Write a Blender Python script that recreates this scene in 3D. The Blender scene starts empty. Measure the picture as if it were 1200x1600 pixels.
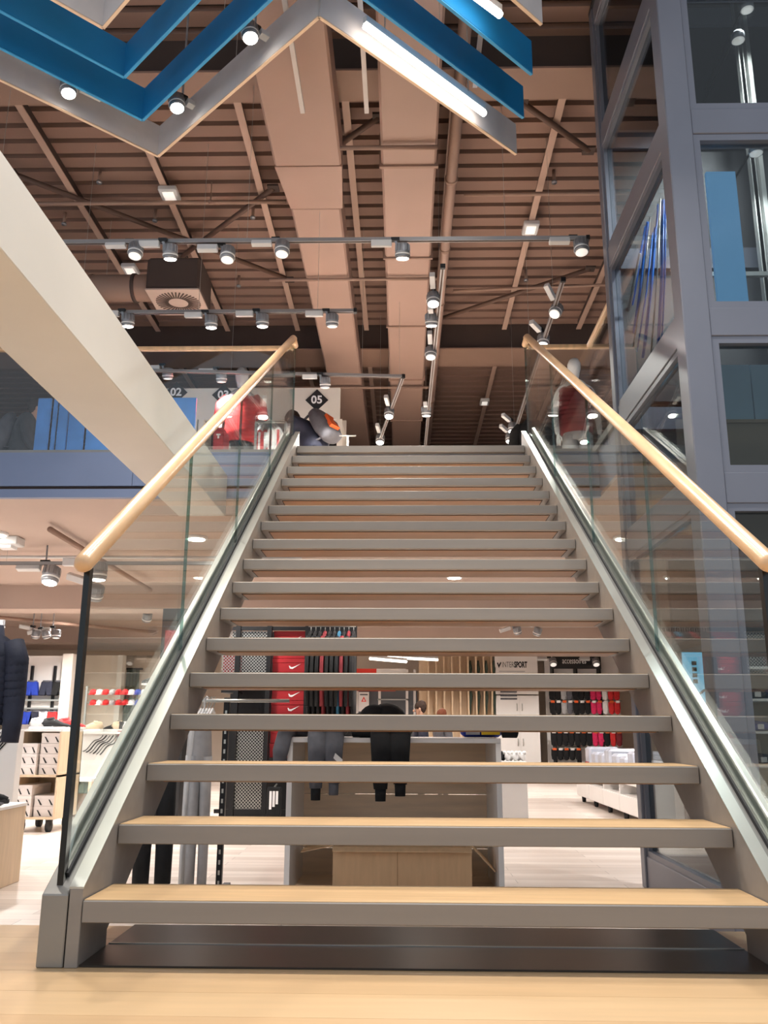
import bpy, bmesh, math, random
from mathutils import Vector, Matrix
random.seed(7)
D = bpy.data
SC = bpy.context.scene
COL = SC.collection
PI = math.pi

# ------------------------------------------------------------------ camera
F_PX = 1370.0
YAW, PITCH, ROLL = -0.0225, 0.2417, 0.0042
CAM = Vector((-0.0617, -2.641, 0.650))
_f = Vector((math.sin(YAW)*math.cos(PITCH), math.cos(YAW)*math.cos(PITCH), math.sin(PITCH)))
_r = Vector((math.cos(YAW), -math.sin(YAW), 0))
_u = _r.cross(_f)
RT = math.cos(ROLL)*_r + math.sin(ROLL)*_u
UP = -math.sin(ROLL)*_r + math.cos(ROLL)*_u
FW = _f
cd = D.cameras.new('camera'); cam = D.objects.new('camera', cd); COL.objects.link(cam)
cd.sensor_fit = 'VERTICAL'; cd.sensor_height = 24.0; cd.lens = F_PX/1600*24.0
cd.clip_start = 0.05; cd.clip_end = 200
m = Matrix.Identity(4)
for i in range(3):
    m[i][0], m[i][1], m[i][2], m[i][3] = RT[i], UP[i], -FW[i], CAM[i]
cam.matrix_world = m
SC.camera = cam

# ------------------------------------------------------------------ world: daylight of the glazed front behind the camera
w = D.worlds.new('world'); SC.world = w; w.use_nodes = True
bg = w.node_tree.nodes['Background']
bg.inputs[0].default_value = (0.82, 0.90, 1.0, 1); bg.inputs[1].default_value = 0.6
vs = SC.view_settings
vs.view_transform = 'Standard'; vs.look = 'None'; vs.gamma = 1.0; vs.exposure = 0.55; vs.use_curve_mapping = False

# ------------------------------------------------------------------ helpers
def at(x, y, X=None, Y=None, Z=None):
    """real-world point seen at a photo position, on a given plane of the hall"""
    d = FW + RT*((x-600)/F_PX) - UP*((y-800)/F_PX)
    t = (X-CAM.x)/d.x if X is not None else (Y-CAM.y)/d.y if Y is not None else (Z-CAM.z)/d.z
    return CAM + d*t

def lin(c): return tuple(((v/255)/12.92 if v/255 <= .04045 else ((v/255+.055)/1.055)**2.4) for v in c)
MATS = {}
def mat(name, rgb, rough=.5, metal=0.0, var=.0, scale=8.0, stretch=(1,1,1), bump=0.0, emit=None, estr=0.0, spec=.5, alt=None):
    """procedural principled material: noise drives colour variation and a little relief"""
    if name in MATS: return MATS[name]
    mt = D.materials.new(name); mt.use_nodes = True; MATS[name] = mt
    nt = mt.node_tree; b = nt.nodes['Principled BSDF']
    c = lin(rgb); b.inputs['Roughness'].default_value = rough; b.inputs['Metallic'].default_value = metal
    b.inputs['Base Color'].default_value = (*c, 1); b.inputs['Specular IOR Level'].default_value = spec
    if var > 0 or bump > 0 or alt:
        tc = nt.nodes.new('ShaderNodeTexCoord'); mp = nt.nodes.new('ShaderNodeMapping'); nz = nt.nodes.new('ShaderNodeTexNoise')
        mp.inputs['Scale'].default_value = stretch; nz.inputs['Scale'].default_value = scale; nz.inputs['Detail'].default_value = 5
        nt.links.new(tc.outputs['Object'], mp.inputs[0]); nt.links.new(mp.outputs[0], nz.inputs['Vector'])
        rp = nt.nodes.new('ShaderNodeValToRGB'); rp.color_ramp.elements[0].position = .3; rp.color_ramp.elements[1].position = .7
        lo = lin(alt) if alt else tuple(v*(1-var) for v in c); hi = c if alt else tuple(min(1, v*(1+var)) for v in c)
        rp.color_ramp.elements[0].color = (*lo, 1); rp.color_ramp.elements[1].color = (*hi, 1)
        nt.links.new(nz.outputs['Fac'], rp.inputs[0]); nt.links.new(rp.outputs[0], b.inputs['Base Color'])
        if bump > 0:
            bp = nt.nodes.new('ShaderNodeBump'); bp.inputs['Strength'].default_value = bump; bp.inputs['Distance'].default_value = .01
            nt.links.new(nz.outputs['Fac'], bp.inputs['Height']); nt.links.new(bp.outputs[0], b.inputs['Normal'])
    if emit:
        b.inputs['Emission Color'].default_value = (*lin(emit), 1); b.inputs['Emission Strength'].default_value = estr
    return mt
def glass(name, tint, refl=1.0, rough=0.0):
    mt = D.materials.new(name); mt.use_nodes = True; MATS[name] = mt
    nt = mt.node_tree; nt.nodes.remove(nt.nodes['Principled BSDF'])
    out = nt.nodes['Material Output']
    tr = nt.nodes.new('ShaderNodeBsdfTransparent'); tr.inputs[0].default_value = (*tint, 1)
    gl = nt.nodes.new('ShaderNodeBsdfGlossy'); gl.inputs['Roughness'].default_value = rough; gl.inputs[0].default_value = (1, 1, 1, 1)
    fr = nt.nodes.new('ShaderNodeFresnel'); ge = nt.nodes.new('ShaderNodeNewGeometry'); ior = nt.nodes.new('ShaderNodeMapRange')
    ior.inputs['To Min'].default_value = 1.45; ior.inputs['To Max'].default_value = 1/1.45       # thin sheet: both faces reflect alike
    nt.links.new(ge.outputs['Backfacing'], ior.inputs['Value']); nt.links.new(ior.outputs[0], fr.inputs[0])
    mu = nt.nodes.new('ShaderNodeMath'); mu.operation = 'MULTIPLY'; mu.inputs[1].default_value = refl; mu.use_clamp = True
    mx = nt.nodes.new('ShaderNodeMixShader')
    nt.links.new(fr.outputs[0], mu.inputs[0]); nt.links.new(mu.outputs[0], mx.inputs[0])
    nt.links.new(tr.outputs[0], mx.inputs[1]); nt.links.new(gl.outputs[0], mx.inputs[2]); nt.links.new(mx.outputs[0], out.inputs[0])
    return mt
def planks(name, c1, c2, length, width, rough=.35):
    """wooden boards running along X, tone varying from board to board"""
    mt = D.materials.new(name); mt.use_nodes = True; MATS[name] = mt
    nt = mt.node_tree; b = nt.nodes['Principled BSDF']; b.inputs['Roughness'].default_value = rough
    tc = nt.nodes.new('ShaderNodeTexCoord'); br = nt.nodes.new('ShaderNodeTexBrick')
    br.inputs['Scale'].default_value = 1.0; br.inputs['Brick Width'].default_value = length; br.inputs['Row Height'].default_value = width
    br.inputs['Mortar Size'].default_value = .002; br.inputs['Color1'].default_value = (*lin(c1), 1); br.inputs['Color2'].default_value = (*lin(c2), 1)
    br.inputs['Mortar'].default_value = (*[v*.5 for v in lin(c2)], 1)
    nz = nt.nodes.new('ShaderNodeTexNoise'); mp = nt.nodes.new('ShaderNodeMapping'); mp.inputs['Scale'].default_value = (.6, 14, 1); nz.inputs['Scale'].default_value = 2.0
    mx = nt.nodes.new('ShaderNodeMixRGB'); mx.blend_type = 'MULTIPLY'; mx.inputs[0].default_value = .35
    nt.links.new(tc.outputs['Object'], br.inputs[0]); nt.links.new(tc.outputs['Object'], mp.inputs[0]); nt.links.new(mp.outputs[0], nz.inputs[0])
    nt.links.new(br.outputs[0], mx.inputs[1]); nt.links.new(nz.outputs['Fac'], mx.inputs[2]); nt.links.new(mx.outputs[0], b.inputs['Base Color'])
    return mt

class MB:
    """collects shapes, builds ONE mesh object"""
    def __init__(s): s.v = []; s.f = []; s.smooth = []
    def add(s, v, f, smooth=False):
        o = len(s.v); s.v += [tuple(p) for p in v]; s.f += [tuple(i+o for i in q) for q in f]; s.smooth += [smooth]*len(f); return s
    def box(s, x0, x1, y0, y1, z0, z1, M=None):
        v = [Vector(p) for p in ((x0,y0,z0),(x1,y0,z0),(x1,y1,z0),(x0,y1,z0),(x0,y0,z1),(x1,y0,z1),(x1,y1,z1),(x0,y1,z1))]
        if M: v = [M @ p for p in v]
        return s.add(v, [(0,3,2,1),(4,5,6,7),(0,1,5,4),(1,2,6,5),(2,3,7,6),(3,0,4,7)])
    def bar(s, a, b, wx, wz, up=(0,0,1)):
        """rectangular bar from a to b"""
        a, b = Vector(a), Vector(b); d = (b-a).normalized(); u = Vector(up)
        if abs(d.dot(u)) > .98: u = Vector((0,1,0))
        x = d.cross(u).normalized(); z = x.cross(d)
        v = []
        for p in (a, b):
            for sx, sz in ((-1,-1),(1,-1),(1,1),(-1,1)): v.append(p + x*sx*wx/2 + z*sz*wz/2)
        return s.add(v, [(0,1,2,3),(7,6,5,4),(0,4,5,1),(1,5,6,2),(2,6,7,3),(3,7,4,0)])
    def prism(s, poly, axis, a, b, M=None):
        """polygon in the plane across axis, pushed from a to b"""
        def p3(u, w_, k): return Vector((k,u,w_)) if axis == 'x' else Vector((u,k,w_)) if axis == 'y' else Vector((u,w_,k))
        n = len(poly); v = [p3(u, w_, a) for u, w_ in poly] + [p3(u, w_, b) for u, w_ in poly]
        if M: v = [M @ p for p in v]
        f = [tuple(range(n)), tuple(range(2*n-1, n-1, -1))] + [(i, i+n, (i+1) % n+n, (i+1) % n) for i in range(n)]
        return s.add(v, f)
    def loft(s, rings, n=12, caps=True, smooth=True, M=None, power=1.0):
        """rings: (x,y,z,rx,ry) ellipses swept along their centres"""
        P = [Vector(r[:3]) for r in rings]; v = []
        for i, r in enumerate(rings):
            d = (P[min(i+1, len(P)-1)] - P[max(i-1, 0)]).normalized()
            ref = Vector((1,0,0)) if abs(d.x) < .9 else Vector((0,1,0))
            y = d.cross(ref).normalized(); x = y.cross(d).normalized()
            for k in range(n):
                t = 2*PI*k/n; c_, s_ = math.cos(t), math.sin(t)
                c_ = math.copysign(abs(c_)**power, c_); s_ = math.copysign(abs(s_)**power, s_)
                v.append(P[i] + x*r[3]*c_ + y*r[4]*s_)
        if M: v = [M @ p for p in v]
        f = [(i*n+k, i*n+(k+1) % n, (i+1)*n+(k+1) % n, (i+1)*n+k) for i in range(len(rings)-1) for k in range(n)]
        if caps: f += [tuple(range(n-1, -1, -1)), tuple(range((len(rings)-1)*n, len(rings)*n))]
        return s.add(v, f, smooth)
    def tube(s, pts, r, n=10, smooth=True):
        return s.loft([(*p, r, r) for p in pts], n, True, smooth)
    def ball(s, c, rx, ry, rz, n=12, k=8, M=None):
        v = []; f = []
        for i in range(k+1):
            a = PI*i/k
            for j in range(n):
                t = 2*PI*j/n; v.append(Vector((c[0]+rx*math.sin(a)*math.cos(t), c[1]+ry*math.sin(a)*math.sin(t), c[2]+rz*math.cos(a))))
        if M: v = [M @ p for p in v]
        f = [(i*n+j, (i+1)*n+j, (i+1)*n+(j+1) % n, i*n+(j+1) % n) for i in range(k) for j in range(n)]
        return s.add(v, f, True)
    def build(s, name, material, parent=None, bevel=0.0):
        me = D.meshes.new(name); me.from_pydata(s.v, [], s.f)
        bm = bmesh.new(); bm.from_mesh(me)
        for i, fc in enumerate(bm.faces): fc.smooth = s.smooth[i]
        bmesh.ops.recalc_face_normals(bm, faces=bm.faces)
        if bevel > 0: bmesh.ops.bevel(bm, geom=bm.edges[:], offset=bevel, segments=1, affect='EDGES', clamp_overlap=True)
        bm.to_mesh(me); bm.free()
        return link(name, me, material, parent)
def link(name, me, material, parent=None):
    if material and not me.materials: me.materials.append(material if not isinstance(material, str) else MATS[material])
    o = D.objects.new(name, me); COL.objects.link(o)
    if parent:
        o.parent = parent
        if parent.parent is None: o.matrix_parent_inverse = parent.matrix_basis.inverted()
    return o
def thing(name, label, cat, loc=(0,0,0), group=None):
    o = D.objects.new(name, None); COL.objects.link(o); o.empty_display_size = .1
    o.location = loc; return tag(o, label, cat, group)
def tag(o, label, cat, group=None):
    o['label'] = label; o['category'] = cat
    if group: o['group'] = group
    return o
def struct(o, label=None):
    o['kind'] = 'structure'
    if label: o['label'] = label
    return o
def dup(root, loc=None, rot=None, label=None, group=None, scale=None):
    r = root.copy(); COL.objects.link(r)
    if loc is not None: r.location = loc
    if rot is not None: r.rotation_euler = rot
    if scale is not None: r.scale = scale
    if label: r['label'] = label
    if group: r['group'] = group
    for ch in list(root.children):
        c = ch.copy(); COL.objects.link(c); c.parent = r
        for g in list(ch.children):
            d = g.copy(); COL.objects.link(d); d.parent = c
    return r
def text_mesh(txt, size, extrude=.002, bold=0.0, spacing=1.0):
    cu = D.curves.new('lettering', 'FONT'); cu.body = txt; cu.size = size; cu.extrude = extrude; cu.offset = bold
    cu.align_x = 'CENTER'; cu.align_y = 'CENTER'; cu.space_character = spacing; cu.resolution_u = 3
    o = D.objects.new('lettering', cu); COL.objects.link(o)
    dg = bpy.context.evaluated_depsgraph_get(); me = D.meshes.new_from_object(o.evaluated_get(dg))
    D.objects.remove(o); D.curves.remove(cu); return me
def lettering(txt, size, loc, material, parent, rotz=0.0, bold=0.0, name='lettering', spacing=1.0, sx=1.0):
    """upright letters facing -Y (before rotz) at a world place"""
    me = text_mesh(txt, size, bold=bold, spacing=spacing)
    me.transform(Matrix.Diagonal((sx, 1, 1, 1)))
    me.transform(Matrix.Translation(Vector(loc)) @ Matrix.Rotation(rotz, 4, 'Z') @ Matrix.Rotation(PI/2, 4, 'X'))
    return link(name, me, material, parent)
def skin_mesh(verts, edges, radii, sub=2):
    """continuous tapered figure grown from a skeleton; vertex 0 is the root"""
    me = D.meshes.new('figure'); me.from_pydata(verts, edges, []); o = D.objects.new('figure', me); COL.objects.link(o)
    o.modifiers.new('skin', 'SKIN'); sm = o.modifiers.new('sub', 'SUBSURF'); sm.levels = sub; sm.render_levels = sub
    for i, sv in enumerate(me.skin_vertices[0].data):
        r = radii[i]; sv.radius = r if isinstance(r, tuple) else (r, r); sv.use_root = (i == 0)
    dg = bpy.context.evaluated_depsgraph_get(); out = D.meshes.new_from_object(o.evaluated_get(dg))
    for p in out.polygons: p.use_smooth = True
    D.objects.remove(o); D.meshes.remove(me); return out
ORD = ['first', 'second', 'third', 'fourth', 'fifth', 'sixth', 'seventh', 'eighth', 'ninth', 'tenth', 'eleventh', 'twelfth']

# ------------------------------------------------------------------ materials
mat('stair_metal', (141, 135, 129), .42, .15, var=.06, scale=3, stretch=(.4, 6, 6))
mat('stair_wood', (208, 172, 128), .35, 0, var=.10, scale=3, stretch=(1, 14, 14))
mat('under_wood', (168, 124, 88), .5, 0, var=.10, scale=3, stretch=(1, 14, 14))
mat('steel_bright', (186, 186, 180), .3, .7, var=.05, scale=4)
mat('channel_metal', (142, 140, 136), .35, .5, var=.05, scale=4)
mat('rail_wood', (220, 180, 138), .28, 0, var=.12, scale=4, stretch=(6, 1.2, 1.2))
mat('black_edge', (10, 16, 16), .25)
mat('fascia_blue_grey', (134, 142, 158), .5, .15, var=.04, scale=2)
mat('fascia_blue_lit', (124, 137, 166), .5, .15, var=.04, scale=2)  # grey cladding with the blue light on it painted into its colour
mat('lift_metal', (116, 118, 128), .38, .35, var=.05, scale=2)
mat('white_paint', (222, 216, 206), .55, 0, var=.03, scale=2)
mat('soffit_paint', (186, 166, 154), .8, 0, var=.04, scale=1.5)
mat('roof_paint', (138, 110, 97), .75, 0, var=.05, scale=1.5)
mat('groove_shade', (46, 34, 28), .9, 0, var=.05, scale=2)
mat('roof_steel', (150, 122, 107), .6, 0, var=.06, scale=2)
mat('purlin_light', (184, 156, 140), .55, 0, var=.06, scale=2)
mat('roof_dark', (72, 58, 52), .8, 0, var=.08, scale=2)
mat('duct_paint', (166, 138, 125), .55, 0, var=.05, scale=1.2)
mat('black_metal', (24, 24, 26), .45, .3)
mat('black_fabric', (20, 20, 22), .9, 0, var=.25, scale=20, bump=.4)
mat('navy_fabric', (34, 38, 56), .75, 0, var=.2, scale=14, bump=.4)
mat('grey_fabric', (92, 92, 98), .9, 0, var=.15, scale=16, bump=.4)
mat('light_grey_fabric', (170, 168, 168), .9, 0, var=.1, scale=16, bump=.3)
mat('white_fabric', (232, 230, 228), .9, 0, var=.06, scale=16, bump=.3)
mat('red_fabric', (206, 44, 46), .85, 0, var=.15, scale=14, bump=.4)
mat('dark_red_fabric', (120, 32, 40), .8, 0, var=.2, scale=14, bump=.4)
mat('blue_fabric', (30, 58, 160), .85, 0, var=.15, scale=14, bump=.3)
mat('teal_fabric', (44, 100, 128), .85, 0, var=.15, scale=14, bump=.3)
mat('green_fabric', (70, 84, 74), .9, 0, var=.15, scale=14, bump=.3)
mat('lime_fabric', (206, 226, 40), .8, 0, var=.1, scale=14)
mat('orange_fabric', (226, 96, 40), .8, 0, var=.1, scale=14)
mat('pink_fabric', (214, 40, 92), .85, 0, var=.2, scale=18, bump=.4)
mat('mannequin_grey', (176, 176, 178), .45)
mat('mannequin_white', (226, 224, 222), .4)
mat('red_card', (164, 20, 30), .5, 0, var=.05, scale=6)
mat('white_card', (232, 224, 220), .55, 0, var=.03, scale=5)
mat('pine', (238, 214, 184), .55, 0, var=.10, scale=3, stretch=(1, 8, 8))
mat('pine_light', (222, 196, 164), .55, 0, var=.07, scale=3, stretch=(8, 8, 1))
mat('cardboard', (222, 184, 142), .8, 0, var=.06, scale=5, stretch=(6, 6, 1))
mat('white_laminate', (236, 232, 228), .4, 0, var=.02, scale=3)
mat('store_wall', (222, 208, 192), .7, 0, var=.03, scale=2)
mat('print_black', (22, 22, 24), .6)
mat('print_white', (240, 240, 240), .6)
mat('sign_black', (28, 28, 30), .55, 0, var=.05, scale=4)
mat('board_blue', (24, 124, 182), .5, 0, var=.05, scale=4)
mat('board_blue_edge', (60, 160, 214), .5)
mat('board_white', (206, 200, 198), .5, 0, var=.06, scale=4)
mat('board_edge', (236, 206, 176), .6, 0, var=.05, scale=8)
mat('spot_grey', (150, 152, 156), .35, .5)
mat('spot_white', (206, 206, 206), .45)
mat('spot_ring', (240, 240, 240), .4)
mat('track_grey', (150, 148, 148), .4, .4)
mat('lens_lit', (255, 250, 242), .3, emit=(255, 246, 234), estr=14.0)
mat('lens_soft', (240, 236, 230), .3, emit=(255, 246, 236), estr=.45)
mat('tube_lit', (255, 252, 246), .3, emit=(255, 246, 236), estr=9.0)
mat('tube_far', (255, 252, 246), .3, emit=(255, 246, 236), estr=2.5)
mat('reflected_blue', (84, 150, 226), .3, 0, var=.22, scale=2.2)
mat('pale_blue_reflection', (150, 210, 250), .3, 0, var=.10, scale=1.5, emit=(110, 180, 240), estr=.28)  # emission paints daylight reflected in the lift glass
mat('lift_dark', (44, 44, 46), .5, 0, var=.1, scale=2)
mat('lift_beige', (150, 130, 104), .4, .2, var=.08, scale=2)
mat('dark_gloss', (40, 34, 30), .3, .1, var=.12, scale=2, stretch=(.5, 8, 1))
mat('skin_tone', (206, 160, 134), .6)
mat('hair_brown', (60, 42, 32), .8, 0, var=.2, scale=40, bump=.4)
mat('sole_white', (230, 228, 224), .6)
mat('clear_pack', (196, 202, 216), .2, 0, var=.12, scale=9)
mat('screen_lit', (120, 200, 240), .3, emit=(130, 205, 240), estr=.9)
mat('rubber', (40, 40, 42), .7)
mat('leaf_yellow', (236, 196, 30), .6)
planks('store_planks', (234, 222, 212), (206, 190, 178), 1.4, .14)
glass('clear_glass', (.94, .975, .96), .75)
glass('gallery_glass', (.94, .97, .98), .9)
glass('lift_glass', (.6, .64, .65), .7)
glass('seam_edge', (.35, .55, .52), 1.5)

# ------------------------------------------------------------------ the setting
ZS = -.35                 # store floor, two steps under the stair platform
RISE, RUN, HW = .175, .2775, .967
ZU = 17*RISE              # upper floor
YE = 4.6                  # edge of the upper floor
struct(MB().box(-12, 12, .54, 20, ZS-.1, ZS).build('floor', 'store_planks'), 'pale plank floor of the shop behind the stair')
pf = thing('floor_platform', 'oak boarded platform in front of the stair', 'floor', (0, -2, 0)); del pf['category']; struct(pf)
MB().box(-6, 6, -6, .54, ZS-.1, -.016).build('platform_base', 'under_wood', pf)
y = -4.2; k = 0
while y < .53:
    y1 = min(y+.19, .54)
    MB().box(-6, 6, y, y1-.0012, -.016, 0).build('plank', mat('oak_%d' % (k % 3), [(207, 172, 130), (204, 168, 126), (210, 176, 134)][k % 3], .32, 0, var=.05, scale=2.2, stretch=(1, 12, 1)), pf)
    y = y1; k += 1
fp = thing('dark_slabs', 'thin dark glossy slabs under the lowest tread', 'floor plate', (0, .15, .001))  # thin dark slabs over the boards between the stringers
MB().box(-HW+.002, HW-.002, .012, .262, .001, .006).build('plate', 'dark_gloss', fp)
MB().box(-HW+.002, HW-.002, .262, .268, .001, .009).build('metal_strip', 'steel_bright', fp)
MB().box(-HW+.002, HW-.002, .268, .535, .001, .006).build('plate', 'dark_gloss', fp)

up = struct(MB().box(-12, 12, YE+.06, 19.9, 2.60, ZU).box(1.62, 12, 3.62, YE+.06, 2.60, ZU).box(-1.005, 1.005, 16*RUN+.05, YE+.06, 2.80, ZU).build('floor_upper', 'fascia_blue_grey'), 'upper floor slab at the head of the stair')
struct(MB().box(-12, 12, YE+.06, 19.9, ZU, ZU+.006).build('floor_upper_boards', 'store_planks'), 'pale boarding of the upper floor')
struct(MB().box(-12, -1.09, YE+.06, 20, 2.57, 2.60).box(-1.09, 12, YE+.06, 20, 2.57, 2.60).box(1.62, 12, 3.62, YE+.06, 2.57, 2.60).build('ceiling_lower', 'soffit_paint'), 'warm beige ceiling of the lower shop floor')
def fascia(n, x0, x1, y, lab):
    t = thing('trim_%d' % n, lab, 'trim', ((x0+x1)/2, y, 2.57)); del t['category']; struct(t)
    x = x0
    while x < x1-.01:
        xe = min(x+2.4, x1)
        MB().box(x, xe-.004, y, y+.058, 2.672, ZU).build('panel', 'fascia_blue_lit' if n == 1 else 'fascia_blue_grey', t); x = xe
    MB().box(x0, x1, y+.03, y+.058, 2.645, 2.672).build('shadow_joint', 'roof_dark', t)
    MB().box(x0, x1, y+.004, y+.058, 2.57, 2.645).build('lower_strip', 'fascia_blue_lit' if n == 1 else 'fascia_blue_grey', t)
fascia(1, -12, -1.09, YE, 'grey edge cladding of the upper floor on the left with blue light painted in')
fascia(2, 1.09, 1.62, YE, 'short grey edge cladding between stair and glass lift')
struct(MB().box(-.963, .963, 16*RUN, 16*RUN+.05, ZU-.0585, ZU).build('trim_3', 'stair_metal', None, .002), 'grey nosing of the landing at the head of the stair')

# lower shop walls and ceiling beams
struct(MB().box(-12, 12, 19.9, 20, ZS, 2.57).build('wall_back', 'store_wall'), 'pale rear wall of the lower shop')
struct(MB().box(-12.1, -12, YE, 20, ZS, 6.6).build('wall_left', 'store_wall'), 'left side wall of the hall')
struct(MB().box(12, 12.1, YE, 20, ZS, 6.6).build('wall_right', 'store_wall'), 'right side wall of the hall')
struct(MB().box(-12, 12, 19.9, 20, ZU, 6.6).build('wall_back_upper', 'roof_paint'), 'rear wall of the upper floor')
for i, (y0, y1, zb) in enumerate(((9.4, 9.9, 2.24), (14.6, 15.0, 2.26))):
    struct(MB().box(-12, 12, y0, y1, zb, 2.57).build('ceiling_beam', 'soffit_paint'), ['nearer beige beam across the lower ceiling', 'farther beige beam across the lower ceiling'][i])
struct(MB().box(-1.978, -1.577, -5.0, YE, 2.40, 2.76).build('ceiling_beam', 'white_paint', None, .004), 'white boxed beam running overhead on the left of the stair')

# hall roof: deck panels, groove shade painted dark behind them, purlins, main beams
ZR = 6.5
rf = thing('ceiling', 'brown ribbed metal roof deck over the hall', 'ceiling', (0, 10, ZR)); del rf['category']; struct(rf)
MB().box(-12, 12, .5, 20, ZR+.05, ZR+.1).build('deck_sheet', 'groove_shade', rf)
dp = MB().prism([(0, 0), (.168, 0), (.176, .055), (-.008, .055)], 'x', -12, 12)
first = dp.build('deck_panel', 'roof_paint', rf); me = first.data
first.location.y += .6; first.location.z += ZR
y = .84
while y < 19.8:
    o = D.objects.new('deck_panel', me); COL.objects.link(o); o.parent = rf; o.matrix_parent_inverse = first.matrix_parent_inverse
    o.location = (0, y, ZR); y += .24
def purlin(x, y0, y1, lab):
    t = thing('ceiling_beam', lab, 'beam', (x, y0, ZR-.13)); del t['category']; struct(t)
    MB().box(x-.035, x+.035, y0, y1, ZR-.14, ZR-.126).build('flange', 'purlin_light', t)
    MB().box(x-.006, x+.006, y0, y1, ZR-.126, ZR).build('web', 'roof_dark', t)  # web coloured dark for the shade beside the pale flange
px_ = [-5.78, -4.74, -3.70, -2.66, -1.62, -.60, .42, 1.43, 2.52, 3.58]
for i, x in enumerate(px_):
    purlin(x, 4.1, 9.3, 'slim steel roof purlin in the near bay, %s from the left' % ORD[i])
for i, x in enumerate(px_):
    purlin(x, 10.0, 19.8, 'slim steel roof purlin in the far bay, %s from the left' % ORD[i])
for i, (y0, y1, zb) in enumerate(((3.74, 4.12, 6.12), (9.35, 10.0, 6.08))):
    t = thing('ceiling_beam', ['deep dark main roof beam above the chevron boards', 'deep dark main roof beam beyond the stair head'][i], 'beam', (0, y0, zb)); del t['category']; struct(t)
    MB().box(-12, 12, y0+.06, y1-.06, zb+.02, ZR).build('web', 'roof_dark', t)  # web coloured dark for the shadow above the flange
    MB().box(-12, 12, y0, y1, zb, zb+.02).build('flange', 'roof_steel', t)
    MB().box(-12, 12, y1-.03, y1+.02, zb+.02, zb+.24).build('edge_angle', 'roof_steel', t)

# ------------------------------------------------------------------ stair
st = thing('staircase', 'wide open-riser stair with grey metal treads and oak tops', 'staircase', (0, 0, 0))
for s in (-1, 1):
    poly = [(0, 0), (.245, 0), (.245, .05), (4.65, 2.825), (4.65, 3.00), (4.62, 3.16), (0, .205)]
    MB().prism(poly, 'x', s*HW, s*1.004).build('stringer', 'stair_metal', st, .002)
    pl = [(0, .205), (4.62, 3.16), (4.62, 3.166), (0, .211)]
    MB().prism(pl, 'x', s*(HW-.002), s*1.006).build('stringer_cap', 'steel_bright', st)
for n in range(1, 17):
    y0, z1 = (n-1)*RUN, n*RISE
    tr = MB().box(-HW+.002, HW-.002, y0, y0+.272, z1-.0585, z1-.0005).build('tread', 'stair_metal', st, .0025)
    MB().box(-HW+.004, HW-.004, y0+.007, y0+.27, z1-.0005, z1+.0015).build('wood_top', 'stair_wood', tr)
    MB().box(-HW+.045, HW-.045, y0+.035, y0+.245, z1-.061, z1-.0585).build('dark_joint', 'roof_dark', tr)
    MB().box(-HW+.052, HW-.052, y0+.042, y0+.238, z1-.063, z1-.060).build('wood_underside', 'under_wood', tr)

SL = .634
def glz(Y): return .095 + SL*Y           # foot of the glass
def glt(Y): return 1.115 + SL*Y          # under the handrail
def balustrade(s, lab):
    b = thing('glass_balustrade', lab, 'balustrade', (s*1.045, 0, 0))
    seams = [.05, 1.235, 2.37, 3.52, 4.74]
    for i in range(4):
        a, e = seams[i]+.004, seams[i+1]-.004
        MB().prism([(a, glz(a)), (e, glz(e)), (e, min(glt(e), 4.03)), (a, glt(a))], 'x', s*1.038, s*1.052).build('glass_panel', 'clear_glass', b)
        if i: MB().prism([(a-.007, glz(a)+.1), (a-.001, glz(a)+.1), (a-.001, glt(a)), (a-.007, glt(a))], 'x', s*1.038, s*1.052).build('glass_joint', 'seam_edge', b)
    MB().box(*(sorted((s*1.037, s*1.053))), 4.737, 4.742, 3.0, 4.03).build('glass_joint', 'seam_edge', b)
    MB().prism([(.0, .0), (.16, 0), (.2, .05), (4.65, 2.86), (4.65, 3.12), (4.6, 3.125), (0, .19)], 'x', s*1.008, s*1.083).build('base_channel', 'channel_metal', b, .003)
    MB().prism([(.09, .245), (4.6, 3.12), (4.6, 3.19), (.16, .36)], 'x', s*1.054, s*1.08).build('clamp_strip', 'steel_bright', b, .004)
    MB().prism([(.06, .225), (4.6, 3.12), (4.6, 3.138), (.05, .24)], 'x', s*1.03, s*1.037).build('gasket', 'rubber', b)
    MB().bar((s*1.045, .045, .16), (s*1.045, .045, 1.135), .018, .03).build('edge_profile', 'black_edge', b)
    z0, z1 = 1.142, 4.04
    h = .03
    hr = MB().loft([(s*1.045, -.025, z0-.016, .012, .012), (s*1.045, -.018, z0-.012, .024, .024), (s*1.045, 0, z0, h, h), (s*1.045, 1.5, z0+1.5*(z1-z0)/4.6, h, h), (s*1.045, 3, z0+3*(z1-z0)/4.6, h, h), (s*1.045, 4.6, z1, h, h), (s*1.045, 4.64, z1+.012, h, h)], 16)
    hr.build('handrail', 'rail_wood', b)
    MB().tube([(s*1.045, 4.6, z1), (s*1.045, 4.74, z1-.01)], h, 14).build('handrail_return', 'rail_wood', b)
    return b
balustrade(-1, 'glass balustrade with oak handrail on the left side of the stair')
balustrade(1, 'glass balustrade with oak handrail on the right side of the stair')

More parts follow.
